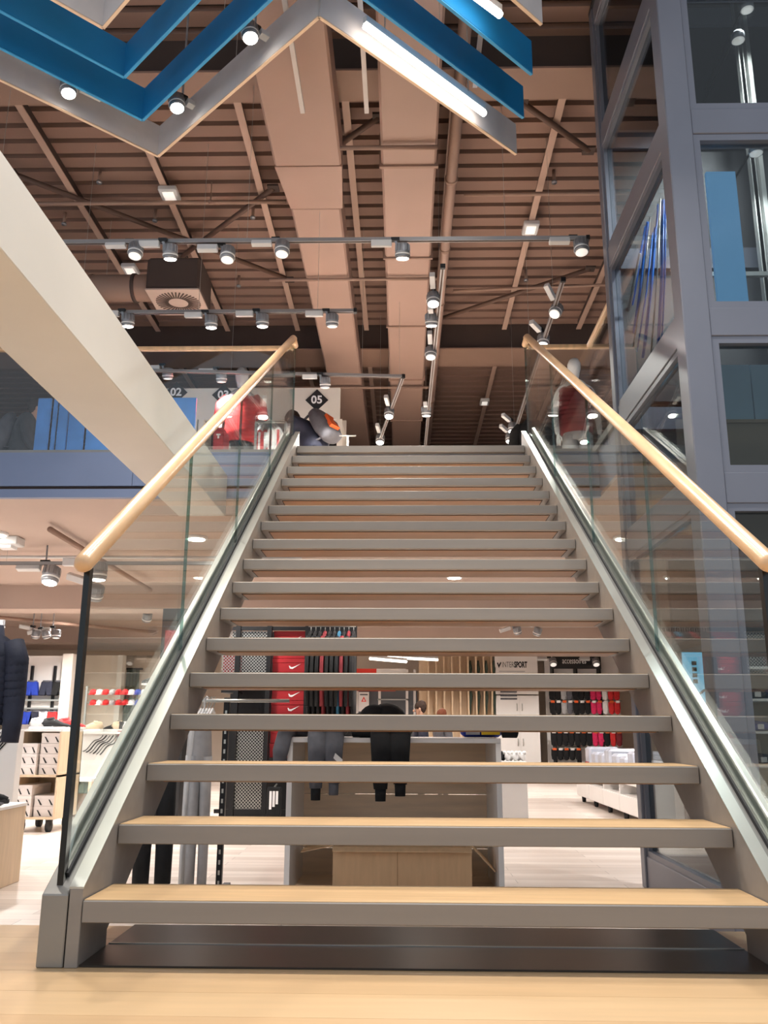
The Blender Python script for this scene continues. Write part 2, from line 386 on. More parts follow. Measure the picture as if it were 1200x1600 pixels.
# gallery balustrades on the upper floor
def gallery(pts, lab, seams):
    (xa, ya), (xb, yb) = pts[0], pts[-1]
    t = thing('gallery_balustrade', lab, 'balustrade', (xa, ya, ZU))
    zt = 3.99
    for (x0, y0), (x1, y1) in zip(pts[:-1], pts[1:]):
        L = math.hypot(x1-x0, y1-y0); n = max(1, round(L/seams)); d = Vector((x1-x0, y1-y0, 0))/L
        for i in range(n):
            a = Vector((x0, y0, 0)) + d*(L*i/n+.006); e = Vector((x0, y0, 0)) + d*(L*(i+1)/n-.006)
            MB().bar((a.x, a.y, (ZU+zt)/2), (e.x, e.y, (ZU+zt)/2), .014, zt-ZU).build('glass_panel', 'gallery_glass', t)
        MB().bar((x0, y0, ZU+.03), (x1, y1, ZU+.03), .05, .06).build('base_shoe', 'channel_metal', t)
        MB().bar((x0, y0, zt+.018), (x1, y1, zt+.018), .052, .036).build('handrail', 'rail_wood', t, .008)
gallery([(-6.5, 4.74), (-1.06, 4.74)], 'long clear glass railing along the upper floor on the left', 1.36)
gallery([(1.06, 4.74), (1.62, 4.74), (1.62, 3.64)], 'short glass railing between stair head and lift', 1.1)

# ------------------------------------------------------------------ glass lift
lf = thing('glass_lift', 'tall grey steel lift tower with glass panes beside the stair', 'lift', (2.3, 2.7, ZS))
LX0, LX1, LY0, LY1, LZ1 = 1.5, 3.1, 1.88, 3.55, 6.45
bars = [(ZS, ZS+.2), (1.815, 1.985), (2.775, 2.945), (4.07, 4.24), (5.12, 5.29), (6.28, 6.45)]
for x0, x1, y0, y1 in ((LX0, LX0+.15, LY0, LY0+.15), (LX1-.15, LX1, LY0, LY0+.15), (LX0, LX0+.1, LY1-.1, LY1), (LX1-.1, LX1, LY1-.1, LY1)):
    MB().box(x0, x1, y0, y1, ZS, LZ1).build('post', 'lift_metal', lf, .006)
for z0, z1 in bars:
    MB().box(LX0+.15, LX1-.15, LY0+.012, LY0+.12, z0, z1).build('cross_bar', 'lift_metal', lf, .004)
    MB().box(LX0+.012, LX0+.09, LY0+.15, LY1-.1, z0, z1).build('cross_bar', 'lift_metal', lf, .004)
    MB().box(LX1-.09, LX1-.012, LY0+.15, LY1-.1, z0, z1).build('cross_bar', 'lift_metal', lf)
    MB().box(LX0+.1, LX1-.1, LY1-.09, LY1-.012, z0, z1).build('cross_bar', 'lift_metal', lf)
def pane_frame(pl, a0, a1, z0, z1, k0, k1, wdt=.042):
    """thin bead around a pane; pl 'y' = front face, 'x' = side face"""
    m_ = MB()
    for u0, u1, w0, w1 in ((a0, a1, z0, z0+wdt), (a0, a1, z1-wdt, z1), (a0, a0+wdt, z0+wdt, z1-wdt), (a1-wdt, a1, z0+wdt, z1-wdt)):
        if pl == 'y': m_.box(u0, u1, k0, k1, w0, w1)
        else: m_.box(k0, k1, u0, u1, w0, w1)
    return m_
for (z0, z1), (z2, z3) in zip(bars[:-1], bars[1:]):
    pn = MB().box(LX0+.15+.04, LX1-.15-.04, LY0+.055, LY0+.067, z1+.04, z2-.04).build('pane', 'lift_glass', lf)
    pane_frame('y', LX0+.15, LX1-.15, z1, z2, LY0+.02, LY0+.1).build('pane_frame', 'lift_metal', pn)
    pn = MB().box(LX0+.045, LX0+.057, LY0+.15+.04, LY1-.1-.04, z1+.04, z2-.04).build('pane', 'lift_glass', lf)
    pane_frame('x', LY0+.15, LY1-.1, z1, z2, LX0+.02, LX0+.085, .035).build('pane_frame', 'lift_metal', pn)
    pn = MB().box(LX1-.06, LX1-.048, LY0+.15, LY1-.1, z1, z2).build('pane', 'lift_glass', lf)
MB().box(LX0+.1, LX1-.1, LY1-.06, LY1-.05, 3.0, LZ1-.1).build('back_panel', 'lift_dark', lf)
MB().box(LX0, LX1, LY0, LY1, LZ1, LZ1+.04).build('roof_plate', 'lift_dark', lf)
# the car and its gear inside the shaft
car = thing('lift_car', 'lift car panels, rails and a painted daylight reflection behind the lift glass', 'lift car', (2.3, 2.9, 1.5))
MB().box(*sorted((at(1106, 300, Y=2.5).x, at(1152, 300, Y=2.5).x)), 2.5, 2.53, at(1130, 470, Y=2.5).z-.1, at(1130, 268, Y=2.5).z).build('painted_daylight', 'pale_blue_reflection', car)  # blue daylight reflection in the glass, built as a glowing panel
xa, xb, xc = at(1129, 600, Y=2.3).x, at(1174, 600, Y=2.3).x, 2.7
za, zb = at(1150, 656, Y=2.3).z, at(1150, 570, Y=2.3).z
MB().box(xa, xb-.004, 2.3, 2.33, za, zb).build('wall_panel', mat('car_blue', (150, 178, 194), .35, 0, var=.08, scale=2), car)
MB().box(xb+.004, xc, 2.3, 2.33, za, zb).build('wall_panel', 'car_blue', car)
MB().box(xa, xc, 2.29, 2.33, za-.02, za).build('ledge', 'lift_beige', car)
MB().box(xa, xc, 2.3, 2.33, at(1150, 728, Y=2.3).z-.1, za-.02).build('lower_panel', 'lift_beige', car)
MB().box(xa, xc, 2.3, 2.33, at(1150, 858, Y=2.3).z, at(1150, 797, Y=2.3).z+.1).build('lower_panel', 'lift_beige', car)
for px, py0, py1 in ((1162, 150, 470), (1180, 300, 470), (1192, 300, 470)):
    a, e = at(px, py0, Y=2.9), at(px, py1, Y=2.9)
    MB().bar((a.x, 2.9, 1.2), (a.x, 2.9, 6.2), .03, .05).build('guide_rail', 'steel_bright', car)
MB().bar((1.8, 2.75, 3.62), (3.0, 2.75, 3.62), .03, .03).build('cross_rail', 'steel_bright', car)
MB().box(1.75, 2.9, 2.2, 3.3, 1.15, 1.2).build('car_floor', 'lift_dark', car)
streaks = thing('painted_reflections', 'thin blue rods painting reflections inside the lift glass', 'painted reflection', (1.8, 3.2, 2.8))  # blue reflections in the lift glass, built as thin rods
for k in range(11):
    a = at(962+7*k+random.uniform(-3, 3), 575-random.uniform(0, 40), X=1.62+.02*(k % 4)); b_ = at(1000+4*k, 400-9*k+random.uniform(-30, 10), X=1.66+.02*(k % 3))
    MB().tube([a, (a+b_)/2+Vector((.01, 0, 0)), b_], .006 if k % 3 else .011, 6).build('cable', mat('reflection_blue', (40, 130, 230), .4) if k % 4 else 'steel_bright', streaks)  # thin rod painting a reflection in the lift glass

def soffit_z(x, y):
    """height of what a hanger at x, y is fixed to: duct underside or roof"""
    if y > 2 and (-1.27 < x < -.61 or -.27 < x < .26): return 5.7
    if .33 < x < .48: return 5.94
    return ZR-.001
# ------------------------------------------------------------------ chevron boards under the roof
ZC, HB = 5.2, .28
rows = [(3.61, 'board_white', 'board_edge', 'zigzag row of white hanging boards farthest from the viewer'),
        (3.17, 'board_blue', 'board_blue_edge', 'zigzag row of blue hanging boards next to the far white row'),
        (2.71, 'board_blue', 'board_blue_edge', 'second zigzag row of blue hanging boards, nearer the viewer'),
        (2.25, 'board_white', 'board_edge', 'nearest zigzag row of white hanging boards')]
for yt, mb, me_, lab in rows:
    t = thing('chevron_boards', lab, 'ceiling decoration', (-.6, yt-1.43, ZC), 'zigzag ceiling boards')
    pts = [(-3.53, yt-1.43), (-2.07, yt), (-.612, yt-1.43), (.862, yt+.02)]
    for (x0, y0), (x1, y1) in zip(pts[:-1], pts[1:]):
        b_ = MB().bar((x0, y0, ZC+HB/2+.004), (x1, y1, ZC+HB/2+.004), .022, HB-.008).build('board', mb, t)
        MB().bar((x0, y0, ZC), (x1, y1, ZC), .022, .008).build('edge_band', me_, b_)
    for x, y in ((-2.7, yt-.62), (-1.3, yt-.75), (.2, yt-.62)):
        MB().bar((x, y, ZC+HB-.05), (x, y, soffit_z(x, y)), .004, .004).build('wire', 'steel_bright', t)
for x, lab in ((-2.35, 'left'), (at(473, 175, Z=5.5).x, 'second'), (at(573, 175, Z=5.5).x, 'third'), (.5, 'right')):
    e_ = {'left': 3.2, 'second': at(473, 175, Z=5.5).y, 'third': at(573, 175, Z=5.5).y, 'right': 3.2}[lab]
    o = MB().bar((x, 1.2, 5.5), (x, e_, 5.5), .035, .03).build('hanging_batten', 'board_white')
    tag(o, {'left': 'pale batten behind the left chevron point', 'second': 'pale batten showing left of the chevron peak', 'third': 'pale batten showing right of the chevron peak', 'right': 'pale batten behind the right chevron arm'}[lab], 'batten', 'battens over the chevrons')
def led(a, b_, lab):
    t = thing('linear_light', lab, 'light', a, 'linear lights between the chevrons')
    MB().loft([(*p, .024, .022) for p in (a, a.lerp(b_, .02), a.lerp(b_, .5), a.lerp(b_, .98), b_)], 12).build('tube', 'tube_lit', t)
    MB().bar(a+Vector((0, 0, .05)), b_+Vector((0, 0, .05)), .035, .05).build('housing', 'spot_white', t)
    for q in (.15, .85):
        c = a.lerp(b_, q); MB().bar(c+Vector((0, 0, .07)), (c.x, c.y, soffit_z(c.x, c.y)), .008, .008).build('suspension', 'steel_bright', t)
led(at(570, 40, Z=5.24), at(757, 178, Z=5.24), 'long glowing tube light along the white chevron board')
led(at(690, -45, Z=5.24), at(782, 24, Z=5.24), 'glowing tube light at the top edge among blue boards')

# ------------------------------------------------------------------ ducts, pipes and braces under the roof
def duct(x0, x1, z0, z1, y0, y1, lab, joints):
    t = thing('air_duct', lab, 'duct', ((x0+x1)/2, y0, z0))
    MB().box(x0, x1, y0, y1, z0, z1).build('duct_body', 'duct_paint', t, .02)
    for y in joints:
        MB().box(x0-.02, x1+.02, y, y+.03, z0-.02, z1).build('flange', 'roof_steel', t)
duct(-.258, .247, 5.7, 6.04, 2.2, 16.2, 'straight flat duct right of the roof centre with joint straps', [4.45, 6.08, 7.78, 9.57, 11.36, 13.2])
t = thing('air_duct', 'wide beige duct left of the roof centre, narrowing past the stair', 'duct', (-1, 3, 5.7))
MB().box(-1.25, -.626, 2.1, 4.47, 5.7, 6.05).build('duct_body', 'duct_paint', t, .02)
MB().prism([(-1.25, 4.47), (-.626, 4.47), (-.665, 5.14), (-1.185, 5.14)], 'z', 5.7, 6.05).build('reducer', 'duct_paint', t)
MB().box(-1.185, -.683, 5.14, 16.2, 5.7, 6.05).build('duct_body', 'duct_paint', t, .02)
def pipe(name, a, b_, r, lab, material='roof_steel', clamps=()):
    t = thing(name, lab, 'pipe', a)
    a, b_ = Vector(a), Vector(b_)
    MB().tube([a, a.lerp(b_, .5), b_], r, 12).build('pipe_run', material, t)
    for q in clamps:
        c = a.lerp(b_, q); d = (b_-a).normalized()
        MB().tube([c-d*.02, c+d*.02], r*1.18, 12).build('clamp', 'roof_steel', t)
        MB().bar((c.x, c.y, c.z+r), (c.x, c.y, ZR), .012, .012).build('hanger', 'roof_steel', t)
pipe('roof_pipe', (.43, 2.5, 6.0), (.40, 17, 6.0), .055, 'long round pipe running beside the right duct', 'duct_paint', (.18, .27, .36, .48, .6, .75))
pipe('sprinkler_pipe', (-5.5, 5.85, 6.25), (-1.34, 5.85, 6.25), .022, 'thin pipe across the roof left of the ducts', 'roof_steel', (.3, .8))
pipe('sprinkler_pipe', (.6, 5.75, 6.25), (5, 5.75, 6.25), .022, 'thin pipe across the near roof bay on the right', 'roof_steel', (.4,))
pipe('sprinkler_pipe', (.6, 7.9, 6.25), (5, 7.6, 6.25), .018, 'thin pipe across the far end of the near bay on the right', 'roof_steel', (.5,))
pipe('conduit', (-.62, 4.15, 5.66), (.25, 4.15, 5.66), .02, 'perforated rail under the two ducts near the chevron tip', 'roof_steel')
pipe('conduit', (-1.6, 6.5, 5.66), (.33, 6.5, 5.66), .018, 'thin rail crossing under both ducts', 'roof_steel')
pipe('conduit', (-2.3, 9.8, 5.66), (.33, 9.8, 5.66), .02, 'thin rail crossing under both ducts beyond the dark beam', 'roof_steel')
mat('brace_dark', (96, 72, 60), .6)
def brace(p, q, lab, z=6.33, r=.03):
    a, b_ = at(*p, Z=z), at(*q, Z=z)
    t = thing('roof_brace', lab, 'brace', a, 'diagonal roof braces')
    MB().tube([a, a.lerp(b_, .5), b_], r, 10).build('rod', 'brace_dark', t)
    for c in (a, b_): MB().box(c.x-.06, c.x+.06, c.y-.06, c.y+.06, c.z-.012, c.z+.012).build('end_plate', 'roof_dark', t)
brace((19, 271), (452, 437), 'long diagonal roof brace falling from the white beam to the duct')
brace((427, 294), (285, 400), 'diagonal roof brace rising to the left duct')
brace((640, 514), (922, 420), 'diagonal roof brace right of the pipe, rising to the lift')
brace((815, 160), (920, 235), 'diagonal roof brace near the lift top')
brace((522, 232), (592, 183), 'short diagonal roof brace between the two ducts')
# ceiling air unit
c = at(279, 472, Z=5.35)
au = thing('air_unit', 'round duct and square outlet box with slotted diffuser', 'air vent', (c.x, c.y, 5.35))
MB().box(c.x-.30, c.x+.30, c.y-.30, c.y+.30, 5.36, 5.75).build('outlet_box', 'roof_dark', au, .03)
df = MB().box(c.x-.30, c.x+.30, c.y-.31, c.y+.31, 5.34, 5.36).build('diffuser_plate', 'soffit_paint', au, .004)
for k in range(36):
    a = 2*PI*k/36
    MB().bar((c.x+.11*math.cos(a), c.y+.11*math.sin(a), 5.339), (c.x+.25*math.cos(a+.12), c.y+.25*math.sin(a+.12), 5.339), .017, .006).build('slot', 'roof_dark', df)
MB().tube([(c.x-.30, c.y+.1, 5.58), (c.x-.42, c.y+.1, 5.58), (c.x-2.2, c.y+.1, 5.58)], .155, 18).build('round_duct', 'roof_steel', au)
MB().tube([(c.x-.52, c.y+.1, 5.58), (c.x-.56, c.y+.1, 5.58)], .168, 18).build('collar', 'roof_dark', au)
MB().tube([(c.x-1.02, c.y+.1, 5.58), (c.x-1.06, c.y+.1, 5.58)], .165, 18).build('collar', 'roof_steel', au)
for (px, py, sx, lab) in ((265, 303, .1, 'small white box on the purlin under the left chevron'), (204, 421, .09, 'small white box on a purlin above the air unit'), (829, 356, .09, 'white emergency light on the right purlin'), (757, 628, .08, 'small white box on a far purlin right of the pipe')):
    c = at(px, py, Z=6.33); t = thing('ceiling_sensor', lab, 'sensor', c)
    MB().box(c.x-sx, c.x+sx, c.y-.12, c.y+.12, c.z-.03, c.z+.03).build('casing', 'spot_white', t, .01)
    MB().box(c.x-sx*.6, c.x+sx*.6, c.y-.08, c.y+.08, c.z-.036, c.z-.03).build('cover', 'lens_soft', t)
for i, (px, py) in enumerate(((100, 350), (242, 345), (395, 340), (373, 447), (866, 285), (822, 438), (155, 285))):
    c = at(px, py, Z=6.35); t = thing('fire_sprinkler', 'small sprinkler head under the roof deck, %s of the scattered ones' % ORD[i], 'sprinkler', c, 'sprinkler heads')
    MB().tube([(c.x, c.y, 6.5), (c.x, c.y, 6.36)], .018, 8).build('drop_pipe', 'roof_steel', t)
    MB().tube([(c.x, c.y, 6.36), (c.x, c.y, 6.34)], .03, 10).build('deflector', 'spot_grey', t)

# ------------------------------------------------------------------ spotlights and tracks
def make_spot(lit):
    t = thing('track_spotlight', 'spotlight', 'spotlight')
    MB().box(-.20, -.03, -.025, .025, -.075, -.02).build('driver_box', 'spot_white', t, .004)
    MB().box(-.035, .035, -.02, .02, -.025, 0).build('track_adapter', 'black_metal', t)
    MB().bar((0, 0, -.02), (.02, 0, -.09), .02, .012, (0, 1, 0)).build('arm', 'spot_grey', t)
    hd = MB().loft([(.06, 0, -.05, .045, .045), (.06, 0, -.058, .058, .058), (.06, 0, -.12, .06, .06), (.06, 0, -.135, .062, .062)], 18).build('lamp_head', 'spot_grey', t)
    for k in range(12):
        a = 2*PI*k/12; MB().bar((.06+.058*math.cos(a), .058*math.sin(a), -.06), (.06+.06*math.cos(a), .06*math.sin(a), -.115), .006, .01).build('fin', 'spot_grey', hd)
    MB().loft([(.06, 0, -.135, .063, .063), (.06, 0, -.148, .064, .064)], 18).build('trim_ring', 'spot_ring', t)
    MB().loft([(.06, 0, -.148, .062, .062), (.06, 0, -.175, .056, .056)], 18).build('reflector', 'spot_grey', t)
    MB().ball((.06, 0, -.174), .052, .052, .012, 16, 6).build('lens', 'lens_lit' if lit else 'lens_soft', t)
    return t
SPOT = {True: make_spot(True), False: make_spot(False)}
used = {True: False, False: False}
def spot(px, py, lab, lit=True, Y=None, Z=None, X=None, rot=(0, 0, 0), watt=0, cone=80, group=None, col=(1, .93, .86), sc=1.0, stem=None):
    """lamp head centred where the photo shows it"""
    p = at(px, py, X=X, Y=Y, Z=Z)
    o = SPOT[lit] if not used[lit] else dup(SPOT[lit])
    used[lit] = True
    e = Matrix.Rotation(rot[2], 4, 'Z') @ Matrix.Rotation(rot[1], 4, 'Y') @ Matrix.Rotation(rot[0], 4, 'X')
    off = e @ Vector((.06, 0, -.11))*sc
    o.location = p - off; o.rotation_euler = rot; o.scale = (sc, sc, sc)
    o['label'] = lab; o['category'] = 'spotlight'
    if group: o['group'] = group
    if stem: MB().bar(o.location, (o.location.x, o.location.y, stem), .014, .014).build('stem', 'spot_grey', o)
    if watt:
        l = D.lights.new('spot_beam', 'SPOT'); l.energy = watt*2.2; l.spot_size = math.radians(cone); l.spot_blend = .6; l.color = col; l.shadow_soft_size = .05
        lo = D.objects.new('spot_beam', l); COL.objects.link(lo); lo.parent = o; lo.location = (.06, 0, -.20)
    return o
def track(a, b_, lab, hang=True, top=None):
    t = thing('lighting_track', lab, 'lighting track', a); a, b_ = Vector(a), Vector(b_)
    MB().bar(a, b_, .036, .034).build('rail', 'track_grey', t)
    MB().bar(a-Vector((0, 0, .018)), b_-Vector((0, 0, .018)), .014, .004).build('slot', 'roof_dark', t)
    d = (b_-a).normalized()
    for p in (a, b_): MB().bar(p-d*.015, p+d*.015, .044, .042).build('end_cap', 'black_metal', t)
    if hang:
        for q in (.12, .5, .88):
            c = a.lerp(b_, q); MB().bar((c.x, c.y, c.z), (c.x, c.y, top or soffit_z(c.x, c.y)), .003, .003).build('wire', 'steel_bright', t)
ZT = 4.6
track((-4.2, 3.905, ZT), (1.47, 3.91, ZT), 'long lighting track crossing in front of the ducts')
for i, (px, py, lit, wt) in enumerate(((212, 391, False, 0), (266, 393, True, 14), (356, 397, False, 0), (441, 388, False, 0), (629, 392, True, 14), (908, 385, False, 0))):
    spot(px, py, 'spotlight on the long front track, %s from the left%s' % (ORD[i], ', lit' if lit else ''), lit, Y=3.9, watt=wt, rot=(.25 if lit else -.2, 0, 0), group='spotlights on the front track')
track((-3.6, 5.185, ZT), (-.527, 5.187, ZT), 'shorter lighting track left, in front of the air unit')
for i, (px, py, lit, wt) in enumerate(((200, 500, True, 50), (330, 502, True, 0), (410, 500, True, 50), (519, 500, False, 0))):
    spot(px, py, 'spotlight on the shorter left track, %s from the left' % ORD[i], lit, Y=5.18, watt=wt, rot=(.2, 0, 0), group='spotlights on the shorter left track')
track((-4.0, 6.55, ZT), (-.06, 6.83, ZT), 'third lighting track low behind the left glass')
for i, (px, py, lit, wt) in enumerate(((262, 583, False, 110), (346, 588, False, 60), (508, 597, False, 110))):
    spot(px, py, 'spotlight on the third track above the fitting rooms, %s from the left' % ORD[i], lit, Y=6.75, watt=wt, cone=110, rot=(.3, 0, 0), group='spotlights above the fitting rooms')
track((-.06, 6.83, ZT), (-.43, 9.4, ZT), 'lighting track running away below the ducts from the third track')
for i, (px, py, Y) in enumerate(((608, 645, 7.9), (594, 686, 9.1))):
    spot(px, py, ['upper spotlight on the track that runs away below the ducts', 'lower spotlight on the track that runs away below the ducts'][i], True, Y=Y, watt=75, cone=120, rot=(0, .3, 1.4))
track((.29, 4.35, ZT), (.255, 9.4, ZT), 'lighting track running away beside the round pipe')
for i, (px, py, Y) in enumerate(((677, 467, 4.85), (674, 499, 5.3), (673, 551, 6.1), (666, 642, 7.95))):
    spot(px, py, 'spotlight on the track beside the round pipe, %s from the top' % ORD[i], i != 2, Y=Y, watt=75 if i in (2, 3) else 0, cone=120, rot=(0, .25*(-1)**i, 1.5), group='spotlights beside the round pipe')
track((1.39, 4.6, ZT), (1.48, 9.4, ZT), 'lighting track running away on the right beside the lift')
for i, (px, py, Y) in enumerate(((869, 485, 5.15), (849, 531, 5.85), (801, 668, 8.6), (797, 684, 9.1))):
    spot(px, py, 'spotlight on the right hand track by the lift, %s from the top' % ORD[i], i != 0, Y=Y, watt=65 if i in (1, 3) else 0, cone=120, rot=(0, .6 if i == 0 else .2, .9), group='spotlights on the right hand track')
for px, py, lab, Y in ((390, 50, 'lit spotlight hung beside the blue board near the chevron peak', 2.45), (107, 137, 'lit spotlight peeping under the left blue board', 2.95), (276, 160, 'lit spotlight right of the blue chevron point', 3.12)):
    spot(px, py, lab, True, Y=Y, watt=60, rot=(.25, 0, -2.4), cone=110, stem=ZR)

# ------------------------------------------------------------------ upper floor: fitting rooms, figures, displays
Yf = 8.5
xl, xr = -3.9, at(531, 650, Y=Yf).x
zt = at(480, 606, Y=Yf).z
fr_ = thing('fitting_rooms', 'white fitting room front with dark openings and numbered signs', 'fitting rooms', ((xl+xr)/2, Yf, ZU))
zo = at(500, 655, Y=Yf).z
MB().box(xl, xr, Yf, Yf+.06, zo, zt).build('head_panel', 'white_paint', fr_)
MB().box(xl, xr, Yf+1.3, Yf+1.34, ZU, zt).build('rear_panel', 'white_paint', fr_)
posts = [at(300, 660, Y=Yf).x, at(310, 660, Y=Yf).x, at(400, 660, Y=Yf).x, at(490, 660, Y=Yf).x, at(530, 660, Y=Yf).x-.03]
for x in (xl, *posts):
    MB().box(x, x+.07, Yf-.002, Yf+1.3, ZU, zo).build('side_panel', 'white_paint', fr_)
for a, b_ in ((posts[1]+.07, posts[2]), (posts[3]+.07, posts[4]), (xl+.07, posts[0]), (posts[2]+.07, posts[3])):
    MB().box(a, b_, Yf+.5, Yf+.52, ZU, zo).build('curtain', 'black_fabric', fr_)
for px, txt, lab in ((275, '02', 'black diamond sign reading 02 beside the white boxed beam'), (349, '03', 'black diamond sign half hidden behind the mannequin'), (495, '05', 'black diamond sign reading 05 above the bending person')):
    c = at(px, 613 if px < 300 else 617 if px < 400 else 625, Y=Yf-.012)
    t = thing('number_sign', lab, 'sign', c, 'fitting room number signs')
    h = .155
    MB().prism([(c.x-h, c.z), (c.x, c.z-h), (c.x+h, c.z), (c.x, c.z+h)], 'y', Yf-.012, Yf-.002).build('plate', 'sign_black', t)
    lettering(txt, .155, (c.x, Yf-.014, c.z), 'print_white', t, bold=.004)
# blue reflection in the left railing, painted as standing panels
bp_ = thing('blue_reflection', 'blue panels painting a reflection behind the left glass railing', 'painted railing reflection', (-5, 6.4, ZU))
for a, b_ in ((53, 74), (78, 84), (87, 102), (104, 129), (133, 170), (174, 215), (219, 260), (262, 303)):
    xa, xb = at(a, 690, Y=6.4).x, at(b_, 690, Y=6.4).x
    MB().box(xa, xb, 6.4, 6.43, ZU, at(60, 622, Y=6.4).z).build('panel', 'reflected_blue', bp_, .004)

def mannequin(name, lab, loc, top_mat, leg_mat, body='mannequin_grey', h=1.85, sleeve='short', rotz=0.0, arms=True, garment='t_shirt', vest_ribs=False):
    """standing egg-headed shop mannequin, faces -Y"""
    t = thing(name, lab, 'mannequin'); k = h/1.85
    B = MB()
    V = [(0, 0, .98), (0, 0, 1.18), (0, 0, 1.38), (0, .01, 1.52), (0, 0, 1.62),
         (-.1, 0, .90), (-.11, -.01, .5), (-.11, .02, .09), (-.12, -.1, .03), (.1, 0, .90), (.11, -.01, .5), (.11, .02, .09), (.12, -.1, .03),
         (-.19, .01, 1.45), (-.25, .02, 1.2), (-.25, -.06, .97), (-.245, -.09, .86), (.19, .01, 1.45), (.25, .02, 1.2), (.25, -.06, .97), (.245, -.09, .86)]
    E_ = [(0, 1), (1, 2), (2, 3), (3, 4), (0, 5), (5, 6), (6, 7), (7, 8), (0, 9), (9, 10), (10, 11), (11, 12), (3, 13), (13, 14), (14, 15), (15, 16), (3, 17), (17, 18), (18, 19), (19, 20)]
    R = [(.15, .11), (.13, .1), (.16, .11), (.1, .07), .05, .085, .06, .045, .04, .085, .06, .045, .04, .06, .045, .036, .03, .06, .045, .036, .03]
    link('body', skin_mesh(V, E_, R), body, t)
    MB().loft([(0, 0, 1.60, .05, .05), (0, -.01, 1.66, .062, .075), (0, -.015, 1.72, .078, .1), (0, -.01, 1.78, .08, .105), (0, 0, 1.83, .06, .08), (0, 0, 1.85, .025, .03)], 16).build('head', body, t)
    for s in (-1, 1):
        hb = MB().ball((s*.245, -.10, .83), .022, .03, .045, 10, 6)
        for q in range(4): hb.loft([(s*.245+.012*(q-1.5), -.105, .80, .008, .008), (s*.245+.013*(q-1.5), -.115, .76, .007, .007), (s*.245+.013*(q-1.5), -.112, .725-.006*abs(q-1.5), .005, .005)], 6)
        hb.loft([(s*.225, -.115, .84, .009, .009), (s*.212, -.13, .80, .008, .008), (s*.214, -.135, .775, .006, .006)], 6)
        hb.build('hand', body, t)
    g = MB().loft([(0, 0, .90, .20, .14), (0, 0, 1.05, .185, .135), (0, 0, 1.2, .18, .13), (0, 0, 1.36, .205, .14), (0, .01, 1.46, .215, .115), (0, .01, 1.52, .12, .085), (0, 0, 1.55, .07, .07)], 18)
    if sleeve != 'none':
        for s in (-1, 1):
            pts = [(s*.15, .01, 1.46, .085, .08), (s*.23, .01, 1.38, .082, .08), (s*.262, .02, 1.2, .075, .072)]
            if sleeve == 'long': pts += [(s*.262, -.02, 1.05, .062, .06), (s*.255, -.075, .9, .052, .05)]
            g.loft(pts, 12)
    gm = g.build(garment, top_mat, t)
    if vest_ribs:
        for q in range(9):
            z = .96+.055*q; MB().loft([(0, 0, z, .205, .148), (0, 0, z+.028, .214, .156), (0, 0, z+.05, .203, .148)], 18, False).build('quilt_band', top_mat, gm)
    lg = MB()
    lg.loft([(0, 0, .98, .165, .13), (0, 0, .86, .17, .135), (0, 0, .80, .17, .13)], 16)
    for s in (-1, 1): lg.loft([(s*.085, 0, .86, .1, .12), (s*.1, -.005, .6, .09, .09), (s*.11, 0, .42, .08, .08), (s*.11, .015, .16, .06, .06)], 12)
    lg.build('trousers', leg_mat, t)
    MB().loft([(0, 0, 0, .22, .22), (0, 0, .012, .22, .22), (0, 0, .018, .2, .2)], 24).build('base_plate', 'steel_bright', t)
    t.location = loc; t.rotation_euler = (0, 0, rotz); t.scale = (k, k, k)
    return t
c = at(376, 640, Y=7.0)
mannequin('mannequin', 'grey egg-headed mannequin in a red t-shirt behind the left railing', (c.x, 7.0, ZU), 'red_fabric', 'black_fabric', h=at(372, 577, Y=7.0).z-ZU)
c = at(900, 640, Y=6.6)
mannequin('mannequin', 'mannequin in a dark red quilted vest right of the stair head', (c.x, 6.6, ZU), 'dark_red_fabric', 'light_grey_fabric', body='mannequin_white', h=1.72, sleeve='none', garment='vest', vest_ribs=True)
c = at(815, 660, Y=7.6)
mannequin('mannequin', 'mannequin in a plain black jacket at the right end of the landing', (c.x+.12, 7.6, ZU), 'black_fabric', 'black_fabric', body='black_fabric', h=1.6, sleeve='long', garment='jacket')
def shelf_unit(x0, x1, y0, d, z0, z1, lab, n=2, m_='white_laminate', back='pine_light'):
    t = thing('display_shelf', lab, 'shelf', ((x0+x1)/2, y0, z0))
    for x in (x0, x1-.03): MB().box(x, x+.03, y0, y0+d, z0, z1).build('side_panel', m_, t)
    for i in range(n+1):
        z = z0+.02+(z1-z0-.04)*i/n; MB().box(x0+.03, x1-.03, y0, y0+d-.02, z-.012, z+.012).build('shelf_board', m_, t)
    MB().box(x0+.03, x1-.03, y0+d-.02, y0+d, z0, z1).build('back_panel', back, t)
    return t
